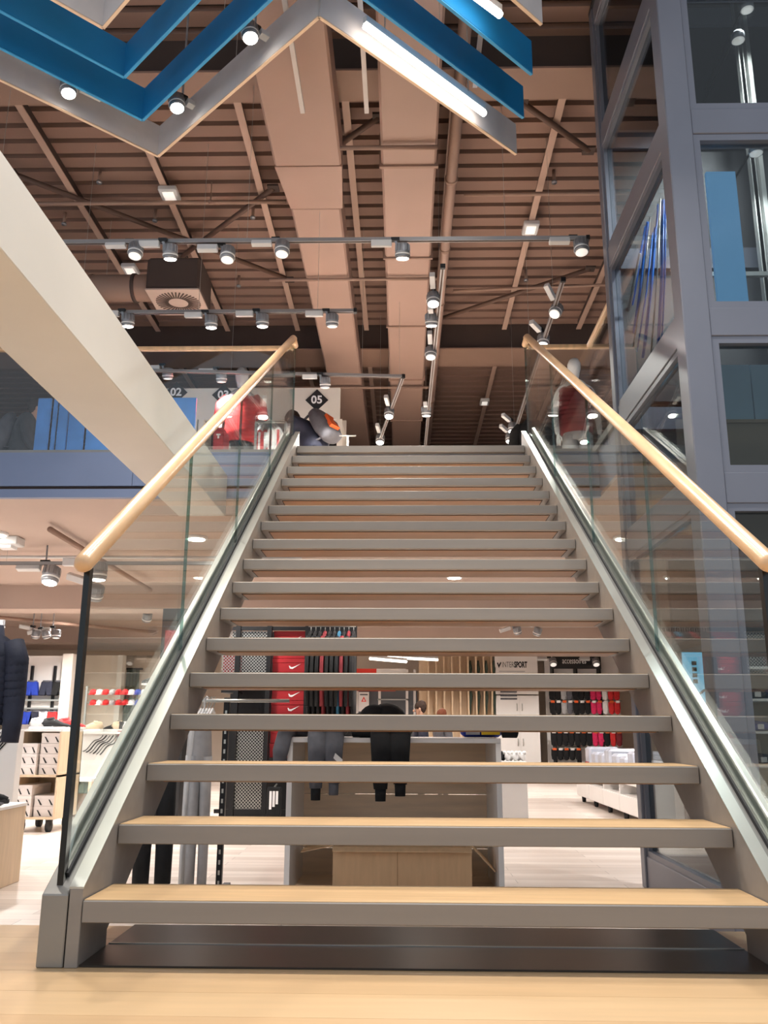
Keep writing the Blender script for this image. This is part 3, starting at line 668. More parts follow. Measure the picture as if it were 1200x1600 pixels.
# red display cards and hung jerseys at the left railing
def card(px0, px1, py0, Y, lab, mt='red_card', txt='T', z0=None):
    a, b_ = at(px0, py0, Y=Y), at(px1, py0, Y=Y)
    t = thing('display_box', lab, 'display box', ((a.x+b_.x)/2, Y, ZU))
    MB().box(a.x, b_.x, Y, Y+.3, z0 or ZU, a.z).build('box', mt, t, .006)
    if txt: lettering(txt, (b_.x-a.x)*.5, ((a.x+b_.x)/2, Y-.003, a.z-(b_.x-a.x)*.9), 'print_white', t, bold=.006)
    return t
card(334, 350, 668, 6.0, 'red upright box with white letter below the red mannequin', txt='T')
card(954, 986, 678, 5.6, 'red box with a white mark right of the stair glass', txt='o')
card(1050, 1083, 676, 5.4, 'red box with white mark seen through the lift glass', txt='o')
def jersey(px, py0, py1, Y, wd, lab, m1, stripe, grp):
    p = at(px, py0, Y=Y); zb = at(px, py1, Y=Y).z - .25
    t = thing('hanging_jersey', lab, 'shirt', (p.x, Y, zb), grp); H = p.z-zb
    o = [(-.5, 0), (.5, 0), (.52, .62), (.8, .55), (.88, .72), (.5, .98), (.2, 1.0), (0, .93), (-.2, 1.0), (-.5, .98), (-.88, .72), (-.8, .55), (-.52, .62)]
    MB().prism([(p.x+u*wd/2, zb+v*H) for u, v in o], 'y', Y-.035, Y+.035).build('cloth', m1, t, .012)
    for u in (-.3, .3): MB().box(p.x+u*wd/2-.012, p.x+u*wd/2+.012, Y-.04, Y-.034, zb+.02, zb+H*.93).build('stripe', stripe, t)
    MB().tube([(p.x, Y, p.z-.03), (p.x, Y, p.z+.05), (p.x+.02, Y, p.z+.07), (p.x+.035, Y, p.z+.05)], .005, 6).build('hanger_hook', 'steel_bright', t)
jersey(411, 672, 706, 6.1, .2, 'red and white football shirt hung left of the white one', 'red_fabric', 'white_fabric', 'shirts behind the left stair glass')
jersey(430, 668, 706, 6.0, .26, 'white football shirt with red stripes behind the stair glass', 'white_fabric', 'red_fabric', 'shirts behind the left stair glass')
jr = thing('jersey_rail', 'small steel rail carrying the two football shirts', 'clothes rail', (at(420, 700, Y=6.05).x, 6.05, ZU))
zj = at(420, 668, Y=6.05).z+.06
MB().tube([(at(400, 668, Y=6.05).x, 6.05, zj), (at(446, 668, Y=6.05).x, 6.05, zj)], .012, 8).build('bar', 'steel_bright', jr)
for px in (400, 446): MB().bar((at(px, 668, Y=6.05).x, 6.05, ZU), (at(px, 668, Y=6.05).x, 6.05, zj), .025, .025).build('post', 'steel_bright', jr)
rk = thing('garment_stand', 'low metal display stand at the right of the bent person', 'stand', (at(543, 690, Y=7.4).x, 7.4, ZU))
x = at(543, 690, Y=7.4).x; z = at(543, 681, Y=7.4).z
MB().tube([(x, 7.4, ZU), (x, 7.4, z)], .014, 8).build('post', 'steel_bright', rk)
MB().tube([(x-.1, 7.4, z), (x+.1, 7.4, z)], .01, 8).build('arm', 'steel_bright', rk)
MB().loft([(x, 7.4, ZU, .15, .15), (x, 7.4, ZU+.015, .15, .15)], 16).build('foot', 'steel_bright', rk)
# hanger and folded shirt on the right box
# people -------------------------------------------------------------------
def head_parts(t, c, fwd, hairm='hair_brown', r=.105, long=False):
    """face details and hair around a head centre; fwd = unit vector of the gaze"""
    f = Vector(fwd).normalized(); s = f.cross(Vector((0, 0, 1))).normalized(); u = s.cross(f)
    M = Matrix((( s.x, f.x, u.x, c[0]), (s.y, f.y, u.y, c[1]), (s.z, f.z, u.z, c[2]), (0, 0, 0, 1)))
    MB().loft([(0, -.02, -.02, .083, .105), (0, -.022, .04, .086, .108), (0, -.02, .09, .07, .09), (0, -.01, .122, .03, .04)], 14, M=M).ball((0, -.05, .0), .084, .07, .1, 12, 8, M=M).build('hair', hairm, t)
    fc = MB()
    for e in (-1, 1):
        fc.ball((e*.032, .088, .012), .011, .006, .007, 8, 6, M=M)
    fc.build('eyes', 'print_black', t)
    MB().ball((0, .07, -.062), .022, .022, .006, 8, 6, M=M).build('mouth', mat('lip_tone', (176, 104, 94), .6), t)
def person(lab, loc, pose, jacket, legs, rotz=0.0, hairm='hair_brown', backpack=None, h=1.75, patch=None, gaze=None, glove=None):
    """one continuous body from a skeleton, clothes grown on the same bones; faces +Y before rotz"""
    t = thing('person', lab, 'person')
    P = pose
    V = [P['pelvis'], P['waist'], P['chest'], P['neck'], P['head'], P['crown'],
         P['hipL'], P['kneeL'], P['ankL'], P['toeL'], P['hipR'], P['kneeR'], P['ankR'], P['toeR'],
         P['shL'], P['elL'], P['wrL'], P['haL'], P['shR'], P['elR'], P['wrR'], P['haR']]
    E_ = [(0, 1), (1, 2), (2, 3), (3, 4), (4, 5), (0, 6), (6, 7), (7, 8), (8, 9), (0, 10), (10, 11), (11, 12), (12, 13), (2, 14), (14, 15), (15, 16), (16, 17), (2, 18), (18, 19), (19, 20), (20, 21)]
    R = [(.14, .11), (.125, .1), (.15, .11), .055, .085, .07, .08, .058, .042, .035, .08, .058, .042, .035, .06, .045, .032, .026, .06, .045, .032, .026]
    body = link('body', skin_mesh(V, E_, R), 'skin_tone', t)
    jv = [0, 1, 2, 14, 15, 16, 18, 19, 20]; idx = {v: i for i, v in enumerate(jv)}
    je = [(a, b_) for a, b_ in E_ if a in idx and b_ in idx]
    link('jacket', skin_mesh([V[i] for i in jv], [(idx[a], idx[b_]) for a, b_ in je], [(.2, .165), (.19, .16), (.21, .165), .1, .075, .055, .1, .075, .055]), jacket, t)
    tv = [0, 6, 7, 8, 10, 11, 12]; idx = {v: i for i, v in enumerate(tv)}
    link('trousers', skin_mesh([V[i] for i in tv], [(idx[a], idx[b_]) for a, b_ in E_ if a in idx and b_ in idx], [(.17, .14), .1, .078, .062, .1, .078, .062]), legs, t)
    for a in ('L', 'R'):
        q = Vector(P['ank'+a]); d = (Vector(P['toe'+a])-q); d.z = 0; d.normalize()
        MB().loft([(*(q-d*.07+Vector((0, 0, -.03))), .035, .04), (*(q+Vector((0, 0, -.03))), .045, .048), (*(q+d*.1+Vector((0, 0, -.04))), .045, .034), (*(q+d*.18+Vector((0, 0, -.05))), .03, .02)], 10).build('shoe', 'black_fabric', t)
        hn, wr = Vector(P['ha'+a]), Vector(P['wr'+a]); d = (hn-wr).normalized(); s = d.orthogonal().normalized(); w_ = d.cross(s)
        hm = MB()
        for k in range(4):
            o_ = hn + s*(.018*(k-1.5)); hm.loft([(*(o_-d*.02), .011, .011), (*(o_+d*.03), .009, .009), (*(o_+d*(.06-.006*abs(k-1.5))+w_*.018), .007, .007)], 6)
        o_ = hn - d*.035 + s*.03; hm.loft([(*o_, .012, .012), (*(o_+s*.022+d*.025), .01, .01), (*(o_+s*.028+d*.05+w_*.012), .008, .008)], 6)
        hm.build('fingers', glove or 'skin_tone', t)
    hd = Vector(P['head']); gz = Vector(gaze or (0, 1, 0)).normalized()
    s = gz.cross(Vector((0, 0, 1))).normalized(); u = s.cross(gz); N = MB()
    N.ball((0, 0, 0), .014, .02, .026, 8, 6, Matrix.Translation(hd+gz*.098-u*.02)); 
    for e in (-1, 1): N.ball((0, 0, 0), .014, .022, .032, 8, 6, Matrix.Translation(hd+s*e*.088-gz*.005))
    N.build('nose_and_ears', 'skin_tone', t)
    head_parts(t, hd+u*.03, gz, hairm)
    if backpack:
        c0, c1 = Vector(P['chest']), Vector(P['waist']); ax = (c0-c1).normalized(); rt_ = (Vector(P['shR'])-Vector(P['shL'])).normalized(); bk = ax.cross(rt_).normalized()
        fw = Vector((0, 1, 0)) - ax*ax.y
        if bk.dot(fw) > 0: bk = -bk
        ctr = (c0+c1)/2 + bk*.24
        rings = [(-.27, .10, .05), (-.24, .15, .10), (-.05, .16, .12), (.1, .155, .105), (.2, .13, .075), (.26, .06, .03)]
        M = Matrix(((rt_.x, bk.x, ax.x, ctr.x), (rt_.y, bk.y, ax.y, ctr.y), (rt_.z, bk.z, ax.z, ctr.z), (0, 0, 0, 1)))
        bpk = MB().loft([(0, 0, a, b_, c_) for a, b_, c_ in rings], 16, M=M, power=.7).build('backpack', backpack, t)
        MB().loft([(0, .07, -.2, .11, .05), (0, .08, -.1, .12, .065), (0, .075, 0, .1, .05)], 12, M=M).build('front_pocket', backpack, bpk)
        if patch: MB().prism([(-.13, -.2), (.02, -.22), (-.02, -.1), (.03, -.02), (-.08, .02), (-.1, -.08)], 'y', .1, .146, M=M).build('orange_patch', patch, bpk)
        for e in (-1, 1):
            MB().loft([(e*.09, -.06, .2, .022, .01), (e*.11, -.24, .2, .022, .01), (e*.12, -.36, .08, .022, .01), (e*.12, -.3, -.12, .02, .01), (e*.1, -.08, -.2, .018, .01)], 8, M=M).build('shoulder_strap', backpack, bpk)
    k = h/1.75; t.location = loc; t.rotation_euler = (0, 0, rotz); t.scale = (k, k, k)
    return t
STAND = dict(pelvis=(0, 0, .95), waist=(0, 0, 1.1), chest=(0, -.01, 1.32), neck=(0, 0, 1.5), head=(0, .02, 1.62), crown=(0, .01, 1.70),
    hipL=(-.1, 0, .88), kneeL=(-.11, .02, .5), ankL=(-.11, -.01, .09), toeL=(-.12, .13, .04), hipR=(.1, 0, .88), kneeR=(.11, .02, .5), ankR=(.11, -.01, .09), toeR=(.12, .13, .04),
    shL=(-.2, -.01, 1.42), elL=(-.25, -.03, 1.15), wrL=(-.24, .06, .92), haL=(-.235, .09, .85), shR=(.2, -.01, 1.42), elR=(.25, -.03, 1.15), wrR=(.24, .06, .92), haR=(.235, .09, .85))
BENT = dict(STAND); BENT.update(pelvis=(0, -.1, .93), waist=(0, -.05, 1.08), chest=(0, .09, 1.27), neck=(0, .22, 1.4), head=(0, .33, 1.45), crown=(0, .38, 1.51), hipL=(-.1, -.08, .87), hipR=(.1, -.08, .87),
    shL=(-.2, .14, 1.36), elL=(-.23, .26, 1.12), wrL=(-.18, .46, 1.06), haL=(-.17, .53, 1.05), shR=(.2, .14, 1.36), elR=(.23, .24, 1.1), wrR=(.18, .42, 1.0), haR=(.17, .48, .97))
c = at(497, 690, Y=7.7)
person('person bending forward in a navy jacket with a grey backpack at the stair head', (c.x-.07, 7.7, ZU), BENT, 'navy_fabric', 'black_fabric', rotz=PI/2-.6, backpack='grey_fabric', patch='orange_fabric', gaze=(0, .75, -.65), glove='lime_fabric')
WALK = dict(STAND); WALK.update(chest=(0, .07, 1.32), neck=(0, .12, 1.48), head=(0, .16, 1.6), crown=(0, .15, 1.68), shL=(-.2, .07, 1.42), shR=(.2, .07, 1.42), elL=(-.26, -.08, 1.17), wrL=(-.24, .02, .95), haL=(-.235, .06, .89), elR=(.25, .1, 1.15), wrR=(.22, .24, .98), haR=(.21, .3, .94), kneeL=(-.11, .16, .5), ankL=(-.11, .12, .09), toeL=(-.12, .26, .04), ankR=(.11, -.18, .1), toeR=(.12, -.05, .04))
c = at(36, 660, Y=8.0)
person('person in a dark padded jacket with backpack behind the far left railing', (c.x, 8.0, ZU), WALK, mat('charcoal_fabric', (66, 66, 70), .8, 0, var=.2, scale=14, bump=.4), 'black_fabric', rotz=-PI/2+.3, backpack='grey_fabric', h=at(52, 622, Y=8.0).z-ZU)
c = at(657, 1105, Y=9.6)
person('person with short dark hair far behind the display table', (c.x, 9.6, ZS), STAND, 'navy_fabric', 'black_fabric', rotz=PI/2, h=(at(657, 1097, Y=9.6).z-ZS))
c = at(690, 1112, Y=10.4)
person('shorter brown-haired person right of the dark-haired one in the shop', (c.x, 10.4, ZS), STAND, 'grey_fabric', 'navy_fabric', rotz=PI/2+.5, h=(at(690, 1109, Y=10.4).z-ZS), hairm=mat('hair_red_brown', (128, 72, 48), .8, 0, var=.2, scale=40))

# ------------------------------------------------------------------ lower shop: display table with trousers
Yt = 3.0
x0, x1 = at(447, 1250, Y=Yt).x, at(785, 1250, Y=Yt).x
ztop = at(600, 1153, Y=Yt).z
tb = thing('display_table', 'white framed display cube with pine back under the stair', 'display table', ((x0+x1)/2, Yt+.35, ZS))
MB().box(x0, x1, Yt, Yt+.75, ztop-.03, ztop).build('top', 'white_laminate', tb, .003)
for a in (x0, x1-.032): MB().box(a, a+.032, Yt, Yt+.75, ZS, ztop-.03).build('side_panel', 'white_laminate', tb)
n = 5; ph = (ztop-.03-ZS-.03)/n
for i in range(n): MB().box(x0+.032, x1-.032, Yt+.72, Yt+.74, ZS+.03+ph*i, ZS+.03+ph*(i+1)-.004).build('pine_board', 'pine', tb)
MB().box(x0+.032, x1-.032, Yt+.02, Yt+.75, ZS, ZS+.03).build('bottom', 'pine', tb)
a, b_ = at(520, 1340, Y=3.1).x, at(737, 1340, Y=3.1).x; zb = at(600, 1323, Y=3.1).z
cb = thing('cardboard_box', 'open brown cardboard box inside the display cube', 'box', ((a+b_)/2, 3.3, ZS+.031))
MB().box(a, b_, 3.1, 3.106, ZS+.031, zb).box(a, b_, 3.5, 3.506, ZS+.031, zb).box(a, a+.006, 3.106, 3.5, ZS+.031, zb).box(b_-.006, b_, 3.106, 3.5, ZS+.031, zb).box(a, b_, 3.1, 3.5, ZS+.031, ZS+.036).build('box_body', 'cardboard', cb)
fx = at(778, 1366, Y=3.15)
MB().prism([(b_, zb), (b_+.006, zb+.002), (min(fx.x, x1-.04), zb-.14), (min(fx.x, x1-.04)-.006, zb-.144)], 'y', 3.11, 3.49).build('flap', 'cardboard', cb)
MB().prism([(a, zb), (a-.2, zb-.04), (a-.2, zb-.034), (a, zb+.005)], 'y', 3.11, 3.49).build('flap', 'cardboard', cb)
MB().prism([(3.1, zb-.004), (3.1, zb), (3.06, zb-.02), (3.056, zb-.026)], 'x', a, b_).build('flap', 'cardboard', cb)
MB().box((a+b_)/2-.03, (a+b_)/2-.027, 3.0985, 3.1, ZS+.04, zb-.01).build('crease', 'under_wood', cb)
def draped(px0, px1, py1, lab, m_):
    xa, xb = at(px0, 1200, Y=Yt-.04).x, at(px1, 1200, Y=Yt-.04).x; wd = xb-xa; ze = at(600, py1, Y=Yt-.04).z
    t = thing('draped_trousers', lab, 'trousers', ((xa+xb)/2, Yt, ztop), 'trousers draped over the display cube')
    for s, off in ((-1, .0), (1, .03)):
        xc = (xa+xb)/2 + s*wd*.23
        MB().loft([(xc, Yt+.35, ztop+.045, wd*.3, .04), (xc, Yt+.12, ztop+.04, wd*.3, .035), (xc, Yt, ztop+.03, wd*.29, .032), (xc, Yt-.04, ztop-.01, wd*.28, .03), (xc, Yt-.045, ztop-.12, wd*.25, .03), (xc+s*.006, Yt-.045, (ztop+ze)/2, wd*.22, .03), (xc+s*.004, Yt-.045, ze+.07+off, wd*.17, .028)], 14).build('leg', m_, t)
        MB().loft([(xc+s*.004, Yt-.045, ze+.07+off, wd*.14, .024), (xc+s*.004, Yt-.045, ze+off, wd*.13, .022)], 12).build('cuff', 'black_fabric' if s < 0 else m_, t)
    MB().loft([((xa+xb)/2, Yt+.33, ztop+.05, wd*.5, .045), ((xa+xb)/2, Yt+.45, ztop+.05, wd*.46, .04)], 14).build('waist', m_, t)
    return t
t = draped(480, 536, 1251, 'dark grey jogging trousers hanging over the left of the display cube', 'grey_fabric')
MB().prism([(at(524, 1170, Y=Yt-.08).x, ztop-.09), (at(536, 1180, Y=Yt-.08).x, ztop-.13), (at(532, 1187, Y=Yt-.08).x, ztop-.16), (at(521, 1182, Y=Yt-.08).x, ztop-.12)], 'y', Yt-.085, Yt-.08).build('care_tag', 'white_fabric', t)
draped(579, 641, 1252, 'black jogging trousers hanging over the middle of the display cube', 'black_fabric')
c = at(592, 1125, Y=3.2)
hp = thing('folded_clothes', 'heap of black clothes on top of the display cube', 'clothes', (c.x, 3.25, ztop), 'clothes on the display cube')
MB().ball((c.x-.09, 3.27, ztop+.08), .11, .14, .085, 16, 10).ball((c.x+.05, 3.25, ztop+.105), .13, .15, .115, 16, 10).ball((c.x-.03, 3.2, ztop+.12), .1, .1, .09, 16, 10).ball((c.x+.14, 3.3, ztop+.07), .09, .12, .08, 14, 8).build('bundle', 'black_fabric', hp)
MB().loft([(c.x-.16, 3.1, ztop+.022, .05, .02), (c.x, 3.08, ztop+.042, .08, .04), (c.x+.2, 3.1, ztop+.022, .05, .02)], 10).build('sleeve', 'black_fabric', hp)
c = at(755, 1122, Y=3.3)
bg_ = thing('sports_bag', 'blue and black sports bag with yellow label on the display cube', 'bag', (c.x, 3.35, ztop), 'clothes on the display cube')
MB().loft([(c.x-.15, 3.35, ztop+.06, .08, .04), (c.x-.12, 3.35, ztop+.065, .12, .062), (c.x+.1, 3.35, ztop+.065, .12, .062), (c.x+.13, 3.35, ztop+.06, .08, .04)], 16).build('bag_body', 'blue_fabric', bg_)
MB().box(c.x-.02, c.x+.1, 3.225, 3.235, ztop+.02, ztop+.06).build('yellow_label', 'leaf_yellow', bg_)
MB().box(c.x-.12, c.x-.03, 3.225, 3.235, ztop+.02, ztop+.06).build('grey_label', 'light_grey_fabric', bg_)
MB().box(c.x-.15, c.x+.15, 3.22, 3.48, ztop+.125, ztop+.138).build('top_flap', 'black_fabric', bg_)
MB().loft([(c.x+.1, 3.14, ztop+.03, .03, .03), (c.x+.15, 3.14, ztop+.04, .045, .04), (c.x+.2, 3.15, ztop+.03, .03, .03)], 10).build('pouch', 'black_fabric', bg_)
c = at(455, 1140, Y=3.15)
pk = thing('folded_clothes', 'grey and pink folded clothes at the left end of the display cube', 'clothes', (c.x, 3.2, ztop), 'clothes on the display cube')
MB().loft([(c.x-.08, 3.2, ztop+.022, .08, .02), (c.x, 3.2, ztop+.04, .1, .038), (c.x+.1, 3.2, ztop+.022, .08, .02)], 12).build('grey_piece', 'grey_fabric', pk)
MB().loft([(c.x-.03, 3.13, ztop+.05, .06, .012), (c.x+.05, 3.13, ztop+.06, .08, .02), (c.x+.12, 3.14, ztop+.05, .05, .012)], 10).build('pink_piece', 'pink_fabric', pk)
MB().loft([(c.x-.05, 2.97, ztop-.2, .03, .02), (c.x-.04, 2.97, ztop-.08, .05, .03), (c.x-.02, 3.0, ztop+.02, .05, .03), (c.x, 3.1, ztop+.03, .05, .03)], 10).build('sleeve', 'grey_fabric', pk)

# ------------------------------------------------------------------ garment rack left under the stair
Yr = 3.1
xp = at(347, 1250, Y=Yr).x
rk = thing('garment_rack', 'slotted steel garment rack with arms left of the display cube', 'clothes rack', (xp, Yr, ZS))
ztp = at(347, 1090, Y=Yr).z
MB().box(xp-.018, xp+.018, Yr, Yr+.04, ZS, ztp).build('upright', 'black_metal', rk, .003)
k = 0; z = ZS+.06
while z < ztp-.05:
    MB().box(xp-.006, xp+.006, Yr-.002, Yr+.001, z, z+.026).build('slot', 'steel_bright', rk); z += .06
MB().tube([(at(235, 1097, Y=Yr-.03).x, Yr-.03, ztp-.02), (xp, Yr-.03, ztp-.02), (at(452, 1095, Y=Yr-.03).x, Yr-.03, ztp-.02)], .011, 8).build('hang_bar', 'steel_bright', rk)
MB().box(xp-.25, xp+.25, Yr, Yr+.04, ZS, ZS+.03).box(xp-.02, xp+.02, Yr-.25, Yr+.3, ZS, ZS+.03).build('foot', 'black_metal', rk)
def hung_trousers(px, wpx, py1, lab, m_, py0=1130, Y=Yr-.03, grp='trousers on the steel rack'):
    p = at(px, py0, Y=Y); wd = at(px+wpx, py0, Y=Y).x-p.x; zb = at(px, py1, Y=Y).z
    t = thing('hanging_trousers', lab, 'trousers', (p.x, Y, zb), grp)
    MB().loft([(p.x, Y, p.z+.02, wd*.34, .05), (p.x, Y, p.z-.08, wd*.4, .06), (p.x, Y, p.z-.22, wd*.46, .07), (p.x, Y, p.z-.26, wd*.44, .05)], 16).build('waist', m_, t)
    for s in (-1, 1):
        MB().loft([(p.x+s*wd*.2, Y, p.z-.2, wd*.26, .065), (p.x+s*wd*.23, Y+s*.01, p.z-.5, wd*.24, .06), (p.x+s*wd*.25, Y+s*.015, zb+.2, wd*.21, .055), (p.x+s*wd*.25, Y+s*.015, zb, wd*.2, .05)], 14).build('leg', m_, t)
    zz = ztp-.02
    MB().tube([(p.x-wd*.3, Y, p.z+.02), (p.x, Y, p.z+.06), (p.x+wd*.3, Y, p.z+.02)], .007, 6).tube([(p.x, Y, p.z+.06), (p.x, Y, zz+.01), (p.x+.012, Y, zz+.025), (p.x+.025, Y, zz+.01)], .005, 6).build('hanger', 'print_white', t)
    return t
hung_trousers(252, 62, 1381, 'black trousers with zipped ankles at the outer end of the rack', 'black_fabric')
hung_trousers(304, 22, 1385, 'white trousers hanging beside the black ones', 'white_fabric', Y=Yr+.03)
hung_trousers(318, 34, 1385, 'light grey trousers hanging nearest the rack post', 'light_grey_fabric', Y=Yr-.09)
for i in range(6):
    p = at(313+4.5*i, 1108, Y=Yr+.03)
    t = thing('clothes_hanger', 'white hanger on the steel rack bar, %s from the left' % ORD[i], 'hanger', (p.x, Yr, p.z), 'white hangers on the steel rack')
    MB().tube([(p.x, Yr-.03, ztp-.005), (p.x+.008, Yr-.03, ztp+.005), (p.x+.012, Yr-.03, ztp-.03), (p.x, Yr-.03, p.z)], .004, 6).build('hook', 'steel_bright', t)
    MB().tube([(p.x-.004, Yr-.2, p.z-.08), (p.x, Yr-.03, p.z), (p.x+.004, Yr+.14, p.z-.08)], .008, 6).build('shoulder_bar', 'print_white', t)

# ------------------------------------------------------------------ mesh wall with red shoe boxes
Yg = 7.0
def gx(px): return at(px, 1150, Y=Yg).x
def gz(py): return at(420, py, Y=Yg).z
gw = thing('mesh_wall', 'black steel frame wall with wire mesh panels behind the rack', 'display wall', (gx(410), Yg, ZS))
for px in (366, 416, 477): MB().box(gx(px)-.025, gx(px)+.025, Yg-.03, Yg+.03, ZS, gz(978)).build('upright', 'black_metal', gw)
for py in (982, 1120, 1218, 1268): MB().box(gx(340), gx(480), Yg-.015, Yg+.015, gz(py)-.02, gz(py)+.02).build('cross_rail', 'black_metal', gw)
for (a, e, p0, p1) in ((368, 414, 1218, 1268), (368, 414, 1125, 1215), (340, 414, 984, 1060)):
    m_ = MB(); xa, xb, za, zb = gx(a), gx(e), gz(p1), gz(p0); n = int((xb-xa+zb-za)/.035)
    for i in range(n):
        d = i*.035
        p = (xa+d, za) if d < xb-xa else (xb, za+d-(xb-xa)); q = (xa, za+d) if d < zb-za else (xa+d-(zb-za), zb)
        m_.bar((p[0], Yg+.02, p[1]), (q[0], Yg+.02, q[1]), .006, .006)
        p = (xb-d, za) if d < xb-xa else (xa, za+d-(xb-xa)); q = (xb, za+d) if d < zb-za else (xb-d+(zb-za), zb)
        m_.bar((p[0], Yg+.026, p[1]), (q[0], Yg+.026, q[1]), .006, .006)
    o = m_.build('wire_mesh', 'steel_bright', gw); o['kind'] = 'stuff'
MB().box(gx(340), gx(480), Yg+.6, Yg+.62, ZS, gz(978)).build('back_panel', 'black_metal', gw)
MB().box(gx(420), gx(476), Yg, Yg+.45, gz(1184)-.03, gz(1184)).build('shelf', 'black_metal', gw)
MB().box(gx(342), gx(364), Yg, Yg+.45, gz(1078)-.03, gz(1078)).build('shelf', 'black_metal', gw)
SW = [(-.5, .05), (-.42, -.18), (-.2, -.22), (.5, .22), (-.15, -.05), (-.33, -.06), (-.42, .05)]
nb = 0
bh = (gz(985)-gz(1184))/9
for i in range(9):
    xa, xb = gx(421)+.004*(i % 3), gx(475)-.004*(i % 2); za = gz(1184)+i*bh
    t = thing('shoe_box', 'red shoe box on the mesh wall shelf, %s from the bottom of its stack' % ORD[i], 'shoe box', ((xa+xb)/2, Yg+.2, za), 'red shoe boxes')
    MB().box(xa, xb, Yg+.05, Yg+.4, za, za+bh*.68).build('tray', 'red_card', t, .003)
    MB().box(xa-.003, xb+.003, Yg+.045, Yg+.405, za+bh*.68, za+bh-.003).build('lid', 'red_card', t, .003)
    cx, cz = (xa+xb)/2+.06, za+bh*.42
    MB().prism([(cx+u*.13, cz+v*.13) for u, v in SW], 'y', Yg+.046, Yg+.049).build('swoosh', 'print_white', t)
for i in range(4):
    xa, xb = gx(342), gx(362); za = gz(1078)+i*.13
    t = thing('shoe_box', 'red shoe box at the left of the mesh wall, %s from the bottom' % ORD[i], 'shoe box', ((xa+xb)/2, Yg+.2, za), 'red shoe boxes')
    MB().box(xa, xb, Yg+.05, Yg+.4, za, za+.09).build('tray', 'red_card', t, .003)
    MB().box(xa-.003, xb+.003, Yg+.045, Yg+.405, za+.09, za+.128).build('lid', 'red_card', t, .003)
xa, xb = gx(424), gx(446)
t = thing('sock_pack', 'black pack with three white bars at the foot of the mesh wall', 'socks', ((xa+xb)/2, 6.8, gz(1266)))
MB().box(xa, xb, 6.8, 6.86, gz(1272), gz(1228)).build('pack', 'black_fabric', t, .01)
for k in range(3):
    q = xa+(xb-xa)*(.28+.22*k); MB().box(q-.012, q+.012, 6.795, 6.80, gz(1262-4*k), gz(1234)).build('stripe', 'print_white', t)
MB().bar(((xa+xb)/2, 6.83, gz(1228)), ((xa+xb)/2, 7.0, gz(1225)), .012, .012).build('peg', 'steel_bright', t)
# jackets hung side-on right of the red boxes
gr = thing('jacket_rail', 'dark wall rail carrying black and red jackets', 'clothes rail', (gx(520), 6.9, gz(975)))
MB().box(gx(478), gx(556), 6.98, 7.02, ZS, gz(975)).build('back_board', 'black_metal', gr)
MB().tube([(gx(482), 6.75, gz(982)), (gx(556), 6.75, gz(982))], .012, 8).build('rail', 'steel_bright', gr)
jm = ['black_fabric', 'black_fabric', 'black_fabric', 'dark_red_fabric', 'black_fabric', 'black_fabric', 'teal_fabric', 'black_fabric', 'dark_red_fabric', 'black_fabric']
for i in range(10):
    p = gx(486+7.4*i); dz = random.uniform(-.03, .03); zb = gz(1128)+dz
    t = thing('hanging_jacket', '%s jacket hung side-on, %s from the red boxes' % ({'black_fabric': 'black', 'dark_red_fabric': 'dark red', 'teal_fabric': 'blue green', 'red_fabric': 'red', 'grey_fabric': 'grey'}[jm[i]], ORD[i]), 'jacket', (p, 6.75, zb), 'jackets on the wall rail')
    MB().loft([(p, 6.75, gz(990), .014, .05), (p, 6.75, gz(997), .026, .17), (p, 6.74, gz(1040), .03, .2), (p+.004, 6.74, gz(1090), .028, .19), (p+.006, 6.74, zb, .026, .19)], 12).build('jacket_body', jm[i], t)
    MB().loft([(p-.012, 6.58, gz(1000), .022, .03), (p-.015, 6.55, gz(1050), .024, .04), (p-.01, 6.57, gz(1105), .02, .032)], 8).build('sleeve', 'dark_red_fabric' if i % 4 == 3 else 'black_fabric', t)
    MB().tube([(p, 6.75, gz(990)), (p, 6.75, gz(981))], .005, 6).build('hook', 'steel_bright', t)

# ------------------------------------------------------------------ far wall: slats, cabinets, gloves
Yb = 18.6
def bx(px): return at(px, 1100, Y=Yb).x
def bz(py): return at(820, py, Y=Yb).z
sw = thing('slat_wall', 'wall of upright pine fins with grey wavy edges', 'slat wall', (bx(720), Yb, ZS))
MB().box(bx(655), bx(776), Yb+.25, Yb+.27, ZS, bz(1022)).build('rear_board', 'pine_light', sw)
for i in range(9):
    xa = bx(668+12.5*i); off = .12*math.sin(i*.9)
    MB().prism([(Yb-.1+off*.3, ZS), (Yb+.25, ZS), (Yb+.25, bz(1022)), (Yb+off, bz(1022)), (Yb-.12, bz(1070)), (Yb+.02+off, bz(1130))], 'x', xa, xa+.04).build('fin', 'pine_light', sw)
    if i > 4:
        for py in (1052, 1095):
            q = Matrix.Translation((xa+.075, Yb+.05, bz(py))); MB().loft([(0, 0, -.32, .012, .02), (0, 0, -.1, .03, .06), (.01, 0, .1, .045, .08), (.01, 0, .3, .02, .03)], 8, M=q).build('grey_inlay', 'green_fabric', sw)
wp = thing('wall_cabinet', 'white wall cabinet with shop name and handles', 'cabinet', (bx(818), Yb, ZS))
MB().box(bx(775), bx(842), Yb, Yb+.5, bz(1085), bz(1022)).build('sign_panel', 'white_laminate', wp)
for i, (a, e) in enumerate(((777, 811), (812, 842))):
    d = MB().box(bx(a)+.004, bx(e)-.004, Yb-.02, Yb, ZS+.1, bz(1087)).build('door', 'white_laminate', wp)
    for py in (1105, 1160):
        q = bx(811)+(-.05 if i == 0 else .07); MB().tube([(q, Yb-.02, bz(py)-.08), (q, Yb-.06, bz(py)-.04), (q, Yb-.06, bz(py)+.04), (q, Yb-.02, bz(py)+.08)], .01, 6).build('handle', 'steel_bright', d)
MB().box(bx(775), bx(842), Yb, Yb+.5, ZS, bz(1087)).build('carcass', 'white_laminate', wp)
